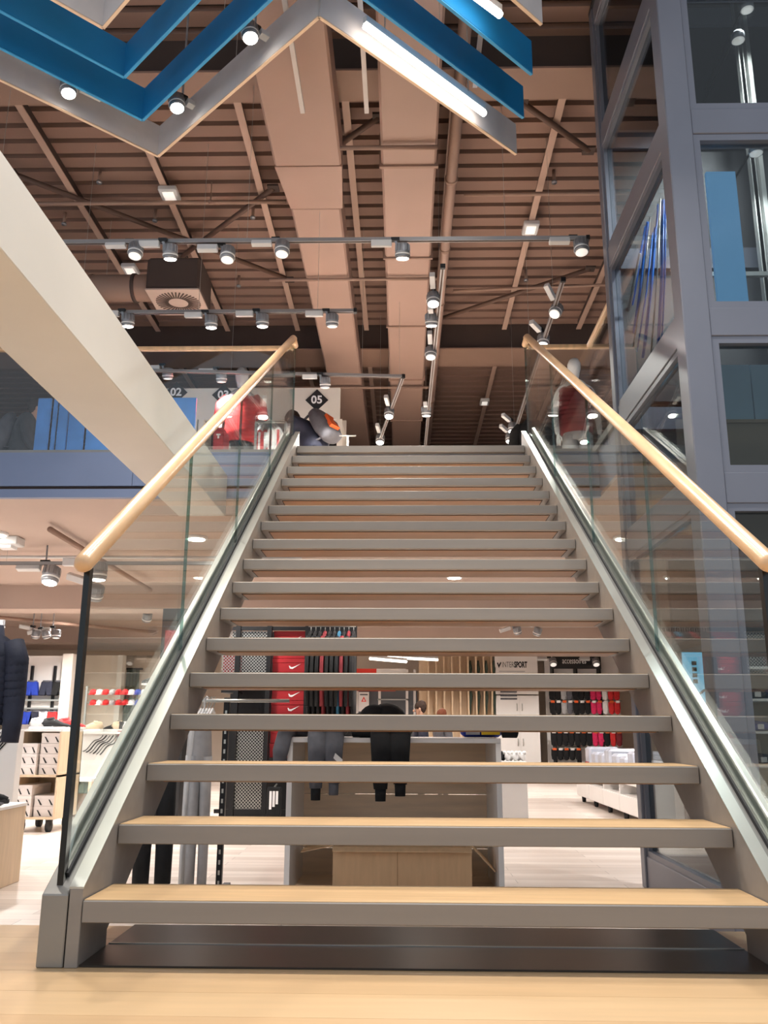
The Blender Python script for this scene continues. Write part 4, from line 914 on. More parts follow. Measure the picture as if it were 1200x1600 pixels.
lettering('INTER', .19, (bx(795.5), Yb-.004, bz(1039)), 'print_black', wp, name='shop_name', bold=-.002, sx=.56)
lettering('SPORT', .19, (bx(815.5), Yb-.004, bz(1039)), 'print_black', wp, name='shop_name', bold=.008, sx=.54)
MB().prism([(bx(778), bz(1036)), (bx(780), bz(1035)), (bx(781), bz(1039)), (bx(784), bz(1034)), (bx(785), bz(1036)), (bx(781), bz(1044))], 'y', Yb-.005, Yb).build('logo_mark', 'print_black', wp)
MB().box(bx(781), bx(822), Yb-.003, Yb, bz(1049)-.008, bz(1049)+.008).build('small_print', 'light_grey_fabric', wp)
for py in (1081, 1087, 1092): MB().box(bx(782), bx(808), Yb-.028, Yb-.02, bz(py)-.02, bz(py)+.02).build('printed_line', 'grey_fabric', wp)
# grey doors, red sign and notice behind the table
dw = thing('entrance_front', 'grey glazed doors with white frame under a red sign far behind', 'doors', (bx(600), Yb+.5, ZS))
Ye2 = Yb+.5
def ex(px): return at(px, 1100, Y=Ye2).x
def ez(py): return at(600, py, Y=Ye2).z
MB().box(ex(555), ex(652), Ye2, Ye2+.05, ZS, ez(1078)).build('glazing', mat('door_grey', (92, 94, 98), .3, 0, var=.08, scale=2), dw)
for px in (556, 591, 634, 646): MB().box(ex(px), ex(px+4), Ye2-.03, Ye2, ZS, ez(1046)).build('frame_post', 'white_laminate', dw)
MB().box(ex(590), ex(638), Ye2-.03, Ye2, ez(1093)-.015, ez(1093)+.015).build('rail', 'steel_bright', dw)
sg = MB().box(ex(548), ex(588), Ye2-.05, Ye2, ez(1052), ez(1045)).box(ex(558), ex(618), Ye2-.05, Ye2, ez(1080), ez(1072)).build('red_sign', mat('sign_red', (236, 60, 44), .5), dw)
MB().box(ex(588), ex(634), Ye2-.05, Ye2, ez(1052), ez(1045)).build('white_sign', 'white_laminate', dw)
nb_ = thing('notice_stand', 'white notice with a red triangle behind the black clothes', 'notice', (ex(569), Ye2-.2, ZS))
MB().box(ex(561), ex(577), Ye2-.22, Ye2-.2, ez(1112), ez(1082)).build('board', 'white_card', nb_)
MB().prism([(ex(565), ez(1097)), (ex(573), ez(1097)), (ex(569), ez(1089))], 'y', Ye2-.226, Ye2-.22).build('triangle', 'sign_red', nb_)
MB().prism([(ex(567.3), ez(1095.8)), (ex(570.7), ez(1095.8)), (ex(569), ez(1092))], 'y', Ye2-.229, Ye2-.226).build('triangle_centre', 'white_card', nb_)
MB().box(ex(563), ex(575), Ye2-.226, Ye2-.22, ez(1087), ez(1085)).build('printed_line', 'grey_fabric', nb_)
MB().bar((ex(569), Ye2-.2, ZS), (ex(569), Ye2-.2, ez(1110)), .03, .03).build('post', 'steel_bright', nb_)
MB().box(ex(569)-.15, ex(569)+.15, Ye2-.3, Ye2-.1, ZS, ZS+.02).build('foot', 'steel_bright', nb_)
# accessories wall
aw = thing('accessory_wall', 'accessories wall with black header sign over rows of gloves', 'display wall', (bx(915), Yb, ZS))
MB().box(bx(856), bx(974), Yb+.3, Yb+.34, ZS, bz(1022)).build('back_panel', 'white_laminate', aw)
hd = MB().box(bx(865), bx(941), Yb-.1, Yb-.05, bz(1045), bz(1025)).build('header_sign', 'sign_black', aw)
lettering('accessoires', .2, (bx(899), Yb-.104, bz(1033)), 'print_white', hd, sx=.62)
for px in (866, 903, 940): MB().box(bx(px)-.02, bx(px)+.02, Yb-.03, Yb+.3, ZS, bz(1028)).build('upright', 'black_metal', aw)
rowsg = [(1077, 1094), (1096, 1116), (1143, 1166), (1170, 1188)]
for p0, p1 in rowsg: MB().tube([(bx(858), Yb+.02, bz(p0)+.02), (bx(973), Yb+.02, bz(p0)+.02)], .014, 8).build('peg_bar', 'steel_bright', aw)
GL = [(-.35, -.5), (.35, -.5), (.38, -.05), (.52, .12), (.46, .22), (.34, .12), (.33, .42), (.2, .43), (.18, .5), (.05, .52), (.03, .5), (-.1, .5), (-.12, .44), (-.28, .42), (-.36, .0)]
names = ['top row', 'second row', 'third row', 'bottom row']
pal = ['black_fabric', 'black_fabric', 'light_grey_fabric', 'grey_fabric', 'black_fabric', 'black_fabric', 'black_fabric', 'pink_fabric', 'pink_fabric', 'white_fabric', 'red_fabric', 'red_fabric']
pal3 = ['black_fabric']*7 + ['pink_fabric', 'pink_fabric', 'black_fabric', 'red_fabric', 'dark_red_fabric']
cnm = {'black_fabric': 'black', 'light_grey_fabric': 'pale grey', 'grey_fabric': 'grey', 'pink_fabric': 'pink', 'white_fabric': 'white', 'red_fabric': 'red', 'dark_red_fabric': 'dark red'}
for r, (p0, p1) in enumerate(rowsg):
    H = bz(p0)-bz(p1); 
    for i in range(12):
        c = bx(863+9.2*i); mm = (pal if r < 2 else pal3)[i]; zc = (bz(p0)+bz(p1))/2
        if r == 3 and i > 4: continue
        t = thing('glove_pair', '%s gloves in the %s of the accessories wall, %s from the left' % (cnm[mm], names[r], ORD[i]), 'gloves', (c, Yb, zc), 'gloves on the accessories wall')
        MB().prism([(c+u*.15-.02, zc-v*H*.95) for u, v in GL], 'y', Yb-.06, Yb-.015).build('glove', mm, t, .008)
        MB().prism([(c-u*.15+.02, zc-v*H*.95) for u, v in GL], 'y', Yb-.01, Yb+.03).build('glove', mm, t, .008)
        MB().box(c-.045, c+.045, Yb-.07, Yb-.062, zc+H*.4, zc+H*.58).build('header_card', 'orange_fabric' if (i+r) % 2 else 'white_card', t)
for px, lab in ((864, 'left spotlight clipped on the accessories sign'), (931, 'right spotlight clipped on the accessories sign')):
    spot(px, 1034, lab, False, Y=Yb-.3, rot=(-.6, 0, 0), sc=1.4, stem=2.57, group='spotlights at the accessories sign')
# rolling drawer bench with packs
db = thing('drawer_bench', 'low white rolling bench with open cells right of the aisle', 'bench', (2.75, 8.7, ZS))
xd = 2.42; ya, yb = 7.1, 10.5
MB().box(xd, xd+.6, ya, yb, ZS+.09, ZS+.28).build('carcass', 'white_laminate', db)
MB().box(xd, xd+.6, ya, yb, ZS+.40, ZS+.43).build('top', 'white_laminate', db)
for i in range(5): 
    q = ya+(yb-ya)*i/4; q = min(q, yb-.03); MB().box(xd, xd+.6, q, q+.03, ZS+.28, ZS+.40).build('divider', 'white_laminate', db)
for i in range(4):
    q = ya+(yb-ya)*i/4; MB().box(xd-.012, xd, q+.01, q+(yb-ya)/4-.01, ZS+.1, ZS+.27).build('drawer_front', 'white_laminate', db)
    MB().box(xd+.3, xd+.32, q+.03, q+(yb-ya)/4-.005, ZS+.28, ZS+.40).build('cell_back', 'lift_dark', db)
for i in range(5):
    q = ya+.08+(yb-ya-.16)*i/4; MB().loft([(xd+.05, q, ZS+.045, .045, .045), (xd+.09, q, ZS+.045, .045, .045)], 14).box(xd+.05, xd+.09, q-.02, q+.02, ZS+.05, ZS+.09).build('castor', 'rubber', db)
for i in range(8):
    q = ya+.2+i*.4
    t = thing('plastic_pack', 'clear wrapped pack on the rolling bench, %s from its near end' % ORD[i], 'pack', (2.7, q, ZS+.43), 'clear packs on the rolling bench')
    MB().box(xd+.08, xd+.5, q-.15, q+.15, ZS+.43, ZS+.72+.04*math.sin(i*2)).build('wrapping', 'clear_pack', t, .03)
    MB().box(xd+.07, xd+.08, q-.1, q+.1, ZS+.5, ZS+.56).build('label_strip', 'red_card' if i % 2 else 'white_card', t)
# white plinth right of the cube with small goods
pa, pb = .62, at(825, 1250, Y=6.0).x
pl = MB().box(pa, pb, 6.0, 6.6, ZS, at(800, 1190, Y=6.0).z).build('display_plinth', 'white_laminate', None, .004); tag(pl, 'plain white plinth right behind the display cube', 'plinth')
zp = at(800, 1190, Y=6.0).z
for i in range(7):
    q = at(781+6*i, 1180, Y=6.15)
    t = thing('sock_bundle', '%s rolled sock bundle on the white plinth, %s from the left' % (['black', 'black', 'white'][min(i, 2)], ORD[i]), 'socks', (q.x, 6.15, zp), 'sock bundles on the plinth')
    MB().ball((q.x, 6.15+.05*(i % 2), zp+.04), .03, .05, .04, 10, 6).build('roll', ['black_fabric', 'black_fabric', 'white_fabric'][min(i, 2)], t)
    MB().ball((q.x+.01, 6.13+.05*(i % 2), zp+.075), .022, .03, .02, 8, 6).build('folded_cuff', 'white_fabric' if i else 'black_fabric', t)

# ------------------------------------------------------------------ left side of the lower shop
def shoe_mesh(m_up, m_sole, m_lace='print_white'):
    """trainer pointing +X, 0.28 long"""
    t = thing('trainer', 'trainer', 'shoe')
    MB().loft([(-.135, 0, .045, .028, .03), (-.12, 0, .06, .036, .05), (-.06, 0, .062, .038, .055), (-.01, 0, .055, .04, .045), (.05, 0, .042, .044, .03), (.105, 0, .034, .04, .022), (.138, 0, .028, .022, .012)], 14).build('upper', m_up, t)
    MB().loft([(-.085, 0, .075, .03, .045), (-.07, 0, .105, .03, .044), (-.068, 0, .115, .026, .04)], 12).build('collar', m_up, t) if False else MB().loft([(-.07, 0, .07, .05, .034), (-.072, 0, .10, .046, .032), (-.075, 0, .118, .044, .03)], 12).build('collar', m_up, t)
    MB().prism([(-.145, -.03), (-.1, -.038), (0, -.036), (.07, -.045), (.12, -.036), (.148, -.008), (.148, .012), (.12, .038), (.07, .045), (0, .036), (-.1, .038), (-.145, .03)], 'z', 0, .028).build('sole', m_sole, t, .005)
    for k in range(4): MB().bar((-.025+.024*k, -.028, .092-.012*k), (-.025+.024*k, .028, .092-.012*k), .006, .005).build('lace', m_lace, t)
    return t
SHOES = {}
def shoe(kind, p, rot, lab, grp='shoes on the left displays', sc=1.0):
    cols = {'red': ('red_fabric', 'sole_white'), 'black': ('black_fabric', 'sole_white'), 'beige': ('pine_light', 'sole_white'), 'white': ('white_fabric', 'red_card'), 'grey': ('light_grey_fabric', 'sole_white'), 'dark': ('black_fabric', 'rubber')}[kind]
    o = shoe_mesh(*cols) if kind not in SHOES else dup(SHOES[kind])
    SHOES.setdefault(kind, o); o.location = p; o.rotation_euler = (0, 0, rot); o.scale = (sc, sc, sc); o['label'] = lab; o['category'] = 'shoe'; o['group'] = grp
# quilted jacket mannequin at the left edge
c = at(-24, 1080, Y=2.75)
jk = thing('mannequin', 'headless mannequin in a navy quilted jacket at the left edge', 'mannequin', (c.x, 2.75, ZS))
zsh = at(0, 1000, Y=2.75).z; zcf = at(35, 1160, Y=2.75).z; xa = at(38, 1050, Y=2.75).x - c.x
L_ = zsh-zcf
tor = MB().loft([(c.x, 2.75, zcf+.1, .165, .13), (c.x, 2.75, zcf+.25, .155, .13), (c.x, 2.75, zsh-.16, .17, .135), (c.x, 2.75, zsh-.03, .17, .11), (c.x, 2.75, zsh+.03, .08, .08), (c.x, 2.75, zsh+.09, .07, .07)], 18).build('jacket', 'navy_fabric', jk)
for q in range(11):
    z = zcf+.1+q*(L_-.2)/10.5; r = .158+.012*math.sin(q*.3)
    MB().loft([(c.x, 2.75, z, r, .128), (c.x, 2.75, z+.022, r+.006, .134), (c.x, 2.75, z+.044, r, .128)], 18, False).build('quilt_band', 'navy_fabric', tor)
for s in (-1, 1):
    sl = MB().loft([(c.x+s*.14, 2.75, zsh-.02, .07, .075), (c.x+s*(xa-.05), 2.74, zsh-.12, .07, .075), (c.x+s*(xa-.035), 2.73, zsh-.32*L_/.6, .062, .066), (c.x+s*(xa-.02), 2.7, zcf+.12, .054, .056), (c.x+s*(xa-.02), 2.69, zcf, .05, .05)], 14).build('sleeve', 'navy_fabric', jk)
    for q in range(9):
        u = q/9; x = c.x+s*(xa-.048+.026*u); z = zsh-.14-u*(L_-.2); rr = .071-.018*u
        MB().loft([(x, 2.735-.03*u, z+.02, rr-.004, rr), (x, 2.735-.03*u, z, rr+.001, rr+.003), (x, 2.735-.03*u, z-.02, rr-.004, rr)], 12, False).build('quilt_band', 'navy_fabric', sl)
MB().tube([(c.x, 2.75, ZS), (c.x, 2.75, zcf+.1)], .03, 10).build('stand_pole', 'steel_bright', jk)
MB().loft([(c.x, 2.75, ZS, .18, .18), (c.x, 2.75, ZS+.015, .18, .18)], 20).build('stand_foot', 'steel_bright', jk)
# striped white display block behind it
za = at(0, 1140, Y=4.2).z; xr_ = at(24, 1200, Y=4.2).x
wb = thing('display_block', 'tall white display block with black slanted stripes at the left edge', 'display block', (xr_-.5, 4.4, ZS))
MB().box(xr_-1.2, xr_, 4.2, 4.3, ZS, za).build('block', 'white_laminate', wb, .004)
for k in range(5):
    xs = xr_-.03-.03*k; MB().prism([(xs, za-.02), (xs+.012, za-.02), (xs-.16, za-.22-.02*k), (xs-.172, za-.22-.02*k)], 'y', 4.194, 4.2).build('stripe', 'print_black', wb)
# low bench block with items on it
xb = -2.62
lb = thing('display_bench', 'low pale wooden block at the lower left edge', 'bench', (xb-.4, 3.2, ZS))
zl = at(20, 1263, Y=3.1).z
MB().box(xb-.9, xb, 2.93, 3.56, ZS, zl-.02).build('body', 'pine_light', lb, .004)
MB().box(xb-.9, xb+.006, 2.92, 3.566, zl-.02, zl).build('top', 'white_laminate', lb, .003)
t = thing('folded_cloth', 'folded grey cloth on the low bench', 'cloth', (xb-.1, 3.2, zl)); MB().loft([(xb-.28, 3.2, zl+.013, .1, .012), (xb-.16, 3.2, zl+.022, .13, .02), (xb-.04, 3.2, zl+.013, .1, .012)], 12).build('fold', 'grey_fabric', t)
MB().loft([(xb-.27, 3.2, zl+.034, .08, .01), (xb-.16, 3.2, zl+.05, .1, .012), (xb-.07, 3.2, zl+.034, .08, .008)], 10).build('upper_fold', 'grey_fabric', t)
shoe('dark', (xb-.22, 3.42, zl), .3, 'black shoe on the low bench')
# cart of white shoe boxes
Yc = 6.3
def cx_(px): return at(px, 1200, Y=Yc).x
def cz_(py): return at(60, py, Y=Yc).z
ct = thing('shoe_cart', 'rolling pine cart stacked with white shoe boxes', 'cart', (cx_(60), Yc, ZS))
x0, x1 = cx_(24), cx_(92)
zm = cz_(1211)
MB().box(x0, x1, Yc, Yc+.6, cz_(1143), cz_(1143)+.02).build('top', 'white_laminate', ct)
MB().box(x0, x1, Yc, Yc+.6, zm-.02, zm).build('shelf', 'pine_light', ct)
MB().box(x0, x1, Yc, Yc+.6, ZS+.12, ZS+.14).build('bottom', 'pine_light', ct)
MB().box(x1-.02, x1, Yc, Yc+.6, ZS+.14, cz_(1143)).build('side_panel', 'pine_light', ct)
MB().box(x0, x0+.02, Yc, Yc+.6, ZS+.14, cz_(1143)).build('side_panel', 'pine_light', ct)
MB().box(x0, x1, Yc+.58, Yc+.6, ZS+.14, cz_(1143)).build('back_panel', 'pine_light', ct)
for q in (x0+.08, x1-.08):
    for r in (Yc+.08, Yc+.52): MB().loft([(q-.02, r, ZS+.055, .055, .055), (q+.02, r, ZS+.055, .055, .055)], 14).box(q-.03, q+.03, r-.02, r+.02, ZS+.06, ZS+.12).build('castor', 'rubber', ct)
def white_box(xa, xb_, ya, yb_, za, h, lab):
    t = thing('shoe_box', lab, 'shoe box', ((xa+xb_)/2, ya, za), 'white shoe boxes on the cart')
    MB().box(xa, xb_, ya, yb_, za, za+h*.7).build('tray', 'white_card', t, .002)
    MB().box(xa-.002, xb_+.002, ya-.002, yb_+.002, za+h*.7, za+h-.002).build('lid', 'white_card', t, .002)
    w_ = xb_-xa
    for u in (.15, .68): MB().prism([(xa+w_*u, za+h*.62), (xa+w_*(u+.06), za+h*.62), (xa+w_*(u+.24), za+h*.1), (xa+w_*(u+.15), za+h*.1)], 'y', ya-.004, ya-.001).build('stripe', 'print_black', t)
hb_ = (cz_(1143)-zm)/4-.003
for i in range(4): white_box(cx_(57), cx_(88), Yc+.06, Yc+.5, zm+i*hb_, hb_, 'white shoe box in the right upper stack of the cart, %s from the bottom' % ORD[i])
for i in range(3): white_box(cx_(28), cx_(54), Yc+.02, Yc+.5, zm+i*hb_, hb_, 'white shoe box in the left upper stack of the cart, %s from the bottom' % ORD[i])
for i in range(3): white_box(cx_(27), cx_(52), Yc+.02, Yc+.5, ZS+.14+i*hb_, hb_, 'white shoe box in the left lower stack of the cart, %s from the bottom' % ORD[i])
for i in range(2): white_box(cx_(55), cx_(87), Yc+.06, Yc+.5, ZS+.14+i*hb_, hb_, 'white shoe box in the right lower stack of the cart, %s from the bottom' % ORD[i])
shoe('grey', (cx_(50), Yc+.2, cz_(1143)+.02), 0, 'light grey trainer on the shoe cart')
shoe('black', (cx_(71), Yc+.2, cz_(1143)+.02), .2, 'black trainer with white sole on the shoe cart')
shoe('red', (cx_(83), Yc+.4, cz_(1143)+.02), .5, 'red trainer at the right end of the shoe cart', sc=1.0)
# gondola with wavy emblem and shoes
Yw = 9.2
def wx(px): return at(px, 1200, Y=Yw).x
def wz(py): return at(140, py, Y=Yw).z
gd = thing('shoe_counter', 'white counter with black wavy lines and shoes on top', 'counter', (wx(150), Yw, ZS))
zc_ = wz(1143)
MB().box(wx(88), wx(225), Yw-.02, Yw+.6, zc_-.03, zc_).build('top', 'white_laminate', gd)
MB().box(wx(90), wx(118), Yw, Yw+.58, ZS, zc_-.03).build('front_panel', 'white_laminate', gd)
MB().box(wx(118), wx(176), Yw+.005, Yw+.58, ZS, zc_-.03).build('front_panel', 'white_card', gd)
MB().box(wx(176), wx(222), Yw+.4, Yw+.58, ZS, zc_-.03).build('niche_back', 'pine', gd)
MB().box(wx(176), wx(222), Yw+.01, Yw+.4, wz(1197)-.02, wz(1197)).build('niche_shelf', 'white_laminate', gd)
MB().box(wx(176), wx(222), Yw+.01, Yw+.4, ZS, wz(1197)-.1).build('lower_panel', 'white_laminate', gd)
for k in range(6):
    pts = []
    for q in range(11):
        u = q/10; pts.append((wx(127+5.5*k+u*30), Yw, wz(1174+.6*k-u*26+2.2*math.sin(u*9+k*.3))))
    MB().tube(pts, .005+.003*(k % 2), 6).build('wavy_line', 'print_black', gd)
for i in range(6):
    xa = wx(178+15*(i % 2)); za = wz(1197)+.16*(i//2)
    t = thing('shoe_box', 'red shoe box in the counter niche, %s one' % ORD[i], 'shoe box', (xa, Yw+.1, za), 'red boxes in the counter niche')
    MB().box(xa, xa+.14, Yw+.05, Yw+.36, za, za+.09).build('tray', 'red_card', t, .003); MB().box(xa-.003, xa+.143, Yw+.047, Yw+.363, za+.09, za+.13).build('lid', 'red_card', t, .003)
for kind, px, rot, lab in (('red', 99, .1, 'red trainer at the left end of the white counter'), ('beige', 128, 3.0, 'pale trainer behind the black glass edge'), ('black', 166, 2.9, 'black trainer in the middle of the white counter'), ('beige', 182, .3, 'beige trainer right of the black one'), ('white', 196, .2, 'white trainer with red sole on the counter'), ('red', 208, .1, 'red trainer at the right end of the white counter')):
    shoe(kind, (wx(px), Yw+.22, zc_), rot, lab, sc=1.15)
# dark-fronted stool beside the counter
ys = 7.6; xs0, xs1 = at(97, 1240, Y=ys).x, at(141, 1240, Y=ys).x
so = thing('fitting_stool', 'pine stool with dark green cushion behind the glass edge', 'stool', ((xs0+xs1)/2, ys, ZS))
zq = at(120, 1217, Y=ys).z
for x in (xs0, xs1-.03): MB().box(x, x+.03, ys, ys+.4, ZS, zq-.03).build('side_panel', 'pine_light', so)
MB().box(xs0, xs1, ys, ys+.4, zq-.03, zq).build('seat', 'white_laminate', so)
MB().box(xs0+.03, xs1-.03, ys+.02, ys+.38, zq-.16, zq-.03).build('cushion', 'green_fabric', so, .015)
MB().box(xs0+.03, xs1-.03, ys+.3, ys+.32, ZS, zq-.16).build('back_panel', 'under_wood', so)
# shorts wall
Ys = 13.0
def sx(px): return at(px, 1090, Y=Ys).x
def sz(py): return at(70, py, Y=Ys).z
sw_ = thing('shorts_wall', 'white wall panel with black rails and rows of shorts', 'display wall', (sx(65), Ys, ZS))
MB().box(sx(20), sx(96), Ys+.1, Ys+.16, ZS, sz(1024)).build('panel', 'white_laminate', sw_)
MB().box(sx(96), sx(112), Ys-.1, Ys+.16, ZS, sz(1022)).build('column', 'white_paint', sw_)
for px in (44, 80): MB().box(sx(px)-.02, sx(px)+.02, Ys+.04, Ys+.1, sz(1130), sz(1040)).build('rail_upright', 'black_metal', sw_)
for py in (1094, 1107): MB().box(sx(22), sx(95), Ys-.02, Ys+.1, sz(py)-.015, sz(py)+.015).build('shelf_edge', 'steel_bright', sw_)
SH = [(-.34, .5), (.34, .5), (.5, -.5), (.06, -.5), (0, -.18), (-.06, -.5), (-.5, -.5)]
def shorts(px, p0, p1, m_, lab):
    H = sz(p0)-sz(p1); zc = (sz(p0)+sz(p1))/2
    t = thing('hanging_shorts', lab, 'shorts', (sx(px), Ys, zc), 'shorts on the left wall')
    MB().prism([(sx(px)+u*H*1.05, zc+v*H) for u, v in SH], 'y', Ys-.09, Ys+.02).build('cloth', m_, t, .02)
    MB().loft([(sx(px), Ys-.035, zc+H*.46, H*.34, .06), (sx(px), Ys-.035, zc+H*.58, H*.33, .06)], 14).build('waistband', 'grey_fabric', t)
for px, m_, lab in ((50, 'blue_fabric', 'bright blue shorts in the upper row of the shorts wall'), (73, 'navy_fabric', 'navy shorts in the upper row of the shorts wall'), (92, 'black_fabric', 'black shorts in the upper row beside the column')): shorts(px, 1065, 1087, m_, lab)
for px, m_, lab in ((48, 'blue_fabric', 'blue shorts in the lower row of the shorts wall'), (60, 'navy_fabric', 'navy shorts in the lower row of the shorts wall'), (72, 'white_fabric', 'white shorts in the lower row of the shorts wall'), (86, 'red_fabric', 'red shorts in the lower row of the shorts wall')): shorts(px, 1112, 1132, m_, lab)
# beige cabin, curtain, column and dark display pillar behind the left stair glass
Yk = 14.2
def kx(px): return at(px, 1080, Y=Yk).x
def kz(py): return at(180, py, Y=Yk).z
bk = thing('beige_cabin', 'beige walled cabin behind the left stair glass', 'cabin', (kx(160), Yk, ZS))
MB().box(kx(116), kx(183), Yk, Yk+.1, ZS, kz(1024)).build('wall_panel', 'store_wall', bk)
MB().box(kx(183), kx(191), Yk-.1, Yk+.1, ZS, kz(1024)).build('column', 'white_paint', bk)
MB().box(kx(191), kx(300), Yk+.6, Yk+.7, ZS, kz(1024)).build('wall_panel', 'store_wall', bk)
cu = thing('curtain', 'dark green curtain beside the white column', 'curtain', (kx(200), Yk+.2, ZS))
for k in range(7):
    x = kx(193+2.6*k); MB().loft([(x, Yk+.2+.04*(k % 2), ZS+.05, .05, .05), (x, Yk+.2+.04*(k % 2), kz(1100), .04, .045), (x, Yk+.2+.04*(k % 2), kz(1045), .03, .035)], 8).build('fold', 'green_fabric', cu)
MB().tube([(kx(190), Yk+.2, kz(1044)), (kx(216), Yk+.2, kz(1044))], .02, 8).build('curtain_rod', 'black_metal', cu)
Yp = 6.6
def qx(px): return at(px, 1030, Y=Yp).x
dpil = thing('display_pillar', 'tall dark grey display pillar behind the left stringer', 'pillar', (qx(262), Yp, ZS))
MB().box(qx(250), qx(292), Yp, Yp+.35, ZS, at(262, 951, Y=Yp).z).build('panel', 'sign_black', dpil)
MB().box(qx(256), qx(288), Yp-.012, Yp, at(262, 1060, Y=Yp).z, at(262, 985, Y=Yp).z).build('red_field', 'dark_red_fabric', dpil)
for k, (px, py, kind, lab) in enumerate(((236, 1068, 'red', 'dark boot-like trainer on the upper pillar shelf'), (232, 1108, 'black', 'black trainer on the lower pillar shelf'))):
    p = at(px, py, Y=Yp+.1)
    t = thing('wall_shelf', ['upper small shelf on the dark pillar', 'lower small shelf on the dark pillar'][k], 'shelf', (p.x, Yp+.1, p.z)); MB().box(p.x-.08, qx(250), Yp+.02, Yp+.22, p.z-.02, p.z).build('board', 'white_laminate', t); MB().box(p.x+.02, p.x+.04, Yp+.02, Yp+.22, p.z-.06, p.z-.02).build('bracket', 'black_metal', t)
    shoe('dark' if k == 0 else 'black', (p.x-.0, Yp+.12, p.z), PI*.95, lab, sc=.75)
# a rail of red and white goods under the counter lamps
for i in range(10):
    p = at(146+10*i, 1080 if i < 5 else 1079, Y=12.4)
    m_ = ['red_fabric', 'white_fabric', 'red_fabric', 'light_grey_fabric', 'red_fabric', 'red_fabric', 'white_fabric', 'blue_fabric', 'white_fabric', 'blue_fabric'][i]
    if i == 0:
        hr = thing('goods_rail', 'two tier rail of red and white hats behind the glass', 'rail', (p.x+.8, 12.46, ZS))
        for py in (1082, 1098): MB().tube([(at(134, py, Y=12.46).x, 12.46, at(140, py, Y=12.46).z), (at(245, py, Y=12.46).x, 12.46, at(140, py, Y=12.46).z)], .012, 6).build('rail_bar', 'steel_bright', hr)
        for px in (135, 244): MB().bar((at(px, 1090, Y=12.46).x, 12.46, ZS), (at(px, 1090, Y=12.46).x, 12.46, at(px, 1072, Y=12.46).z), .03, .03).build('post', 'steel_bright', hr)
    for r, py in enumerate((1081, 1097)):
        p = at(146+10*i, py, Y=12.4)
        t = thing('sports_hat', '%s hat in the %s tier of the hat rail, %s from the left' % ({'red_fabric': 'red', 'white_fabric': 'white', 'light_grey_fabric': 'grey', 'blue_fabric': 'blue'}[m_], ['upper', 'lower'][r], ORD[i]), 'hat', p, 'hats on the two tier rail')
        MB().loft([(p.x, 12.4, p.z-.05, .06, .06), (p.x, 12.4, p.z, .06, .06), (p.x, 12.4, p.z+.035, .04, .04), (p.x, 12.4, p.z+.045, .01, .01)], 12).build('crown', m_, t)
        MB().prism([(p.x-.055, 12.35), (p.x+.055, 12.35), (p.x+.04, 12.27), (p.x-.04, 12.27)], 'z', p.z-.05, p.z-.042).build('peak', m_, t)

# ------------------------------------------------------------------ lower ceiling: tracks, conduits, spots
ZL = 2.42
YT2 = 6.6; ZL = at(60, 880, Y=YT2).z
track((-7.5, YT2, ZL), (-1.2, YT2, ZL), 'pale lighting track under the lower ceiling left of the stair', True, 2.57)
pipe('conduit', (-7.5, 7.0, 2.52), (-1.2, 7.0, 2.50), .018, 'white conduit above the lower left lighting track', 'spot_white')
a, b_ = at(78, 827, Z=2.5), at(235, 922, Z=2.45)
pipe('sprinkler_pipe', a, b_, .028, 'bent pipe slanting under the lower left ceiling', 'roof_steel')
pipe('sprinkler_pipe', (-9, 10.8, 2.45), (-3.4, 10.2, 2.45), .03, 'long pipe under the lower ceiling beyond the near beam', 'roof_steel')
pipe('sprinkler_pipe', (-7.4, 10.2, 2.34), (-4.6, 13.4, 2.34), .03, 'slanting pipe between the two lower ceiling beams', 'roof_steel')
c = at(15, 850, Z=2.5)
t = thing('ceiling_sensor', 'white box fixed under the lower ceiling at the left edge', 'sensor', c); MB().box(c.x-.14, c.x+.12, c.y-.1, c.y+.1, 2.48, 2.57).build('casing', 'spot_white', t, .01); MB().box(c.x-.1, c.x+.05, c.y-.08, c.y+.08, 2.45, 2.48).build('cover', 'spot_ring', t)
LWARM = (1, .95, .9)
for px, py, lab, lit, Y, rot in ((80, 898, 'lit spotlight on the lower left track next to the handrail end', True, YT2, (-.3, 0, 0)), (154, 892, 'spotlight on the lower left track behind the handrail end', True, YT2, (0, 0, 0)), (150, 925, 'tilted spotlight below the handrail end', False, 7.9, (.5, .3, 0)), (230, 964, 'lit spotlight behind the left stair glass', True, 10.0, (.5, .3, 0)), (0, 976, 'spotlight at the very left edge over the navy jacket', True, 9.2, (.1, 0, 0)), (56, 990, 'first of three small spotlights over the shorts wall', False, 11.5, (.3, .2, 0)), (72, 990, 'second of three small spotlights over the shorts wall', False, 11.5, (.3, -.2, 0)), (88, 990, 'third of three small spotlights over the shorts wall', False, 11.5, (0, 0, 0)), (984, 987, 'spotlight over the accessories aisle right of the stair', False, 12.0, (.4, .3, 0)), (840, 986, 'spotlight over the accessories aisle seen under a tread', False, 12.0, (.4, .3, 0)), (808, 984, 'white spotlight left of the other aisle lamps', False, 12.0, (.4, -.3, 0))):
    o = spot(px, py, lab, lit, Y=Y, rot=rot, watt=60 if lit else 30, cone=120, col=LWARM, sc=1.5 if px < 240 and Y < 9 else 1.1, stem=2.57)
def downlight(x, y, lab, watt, cone=140):
    t = thing('downlight', lab, 'downlight', (x, y, 2.55), 'round downlights in the lower ceiling')
    MB().loft([(x, y, 2.57, .11, .11), (x, y, 2.545, .11, .11), (x, y, 2.54, .09, .09)], 20).build('ring', 'spot_ring', t)
    MB().loft([(x, y, 2.541, .085, .085), (x, y, 2.533, .085, .085)], 18).build('lens', 'lens_lit', t)
    l = D.lights.new('downlight_beam', 'SPOT'); l.energy = watt; l.spot_size = math.radians(cone); l.spot_blend = .5; l.color = LWARM; l.shadow_soft_size = .09
    lo = D.objects.new('downlight_beam', l); COL.objects.link(lo); lo.parent = t; lo.location = (0, 0, -.03)
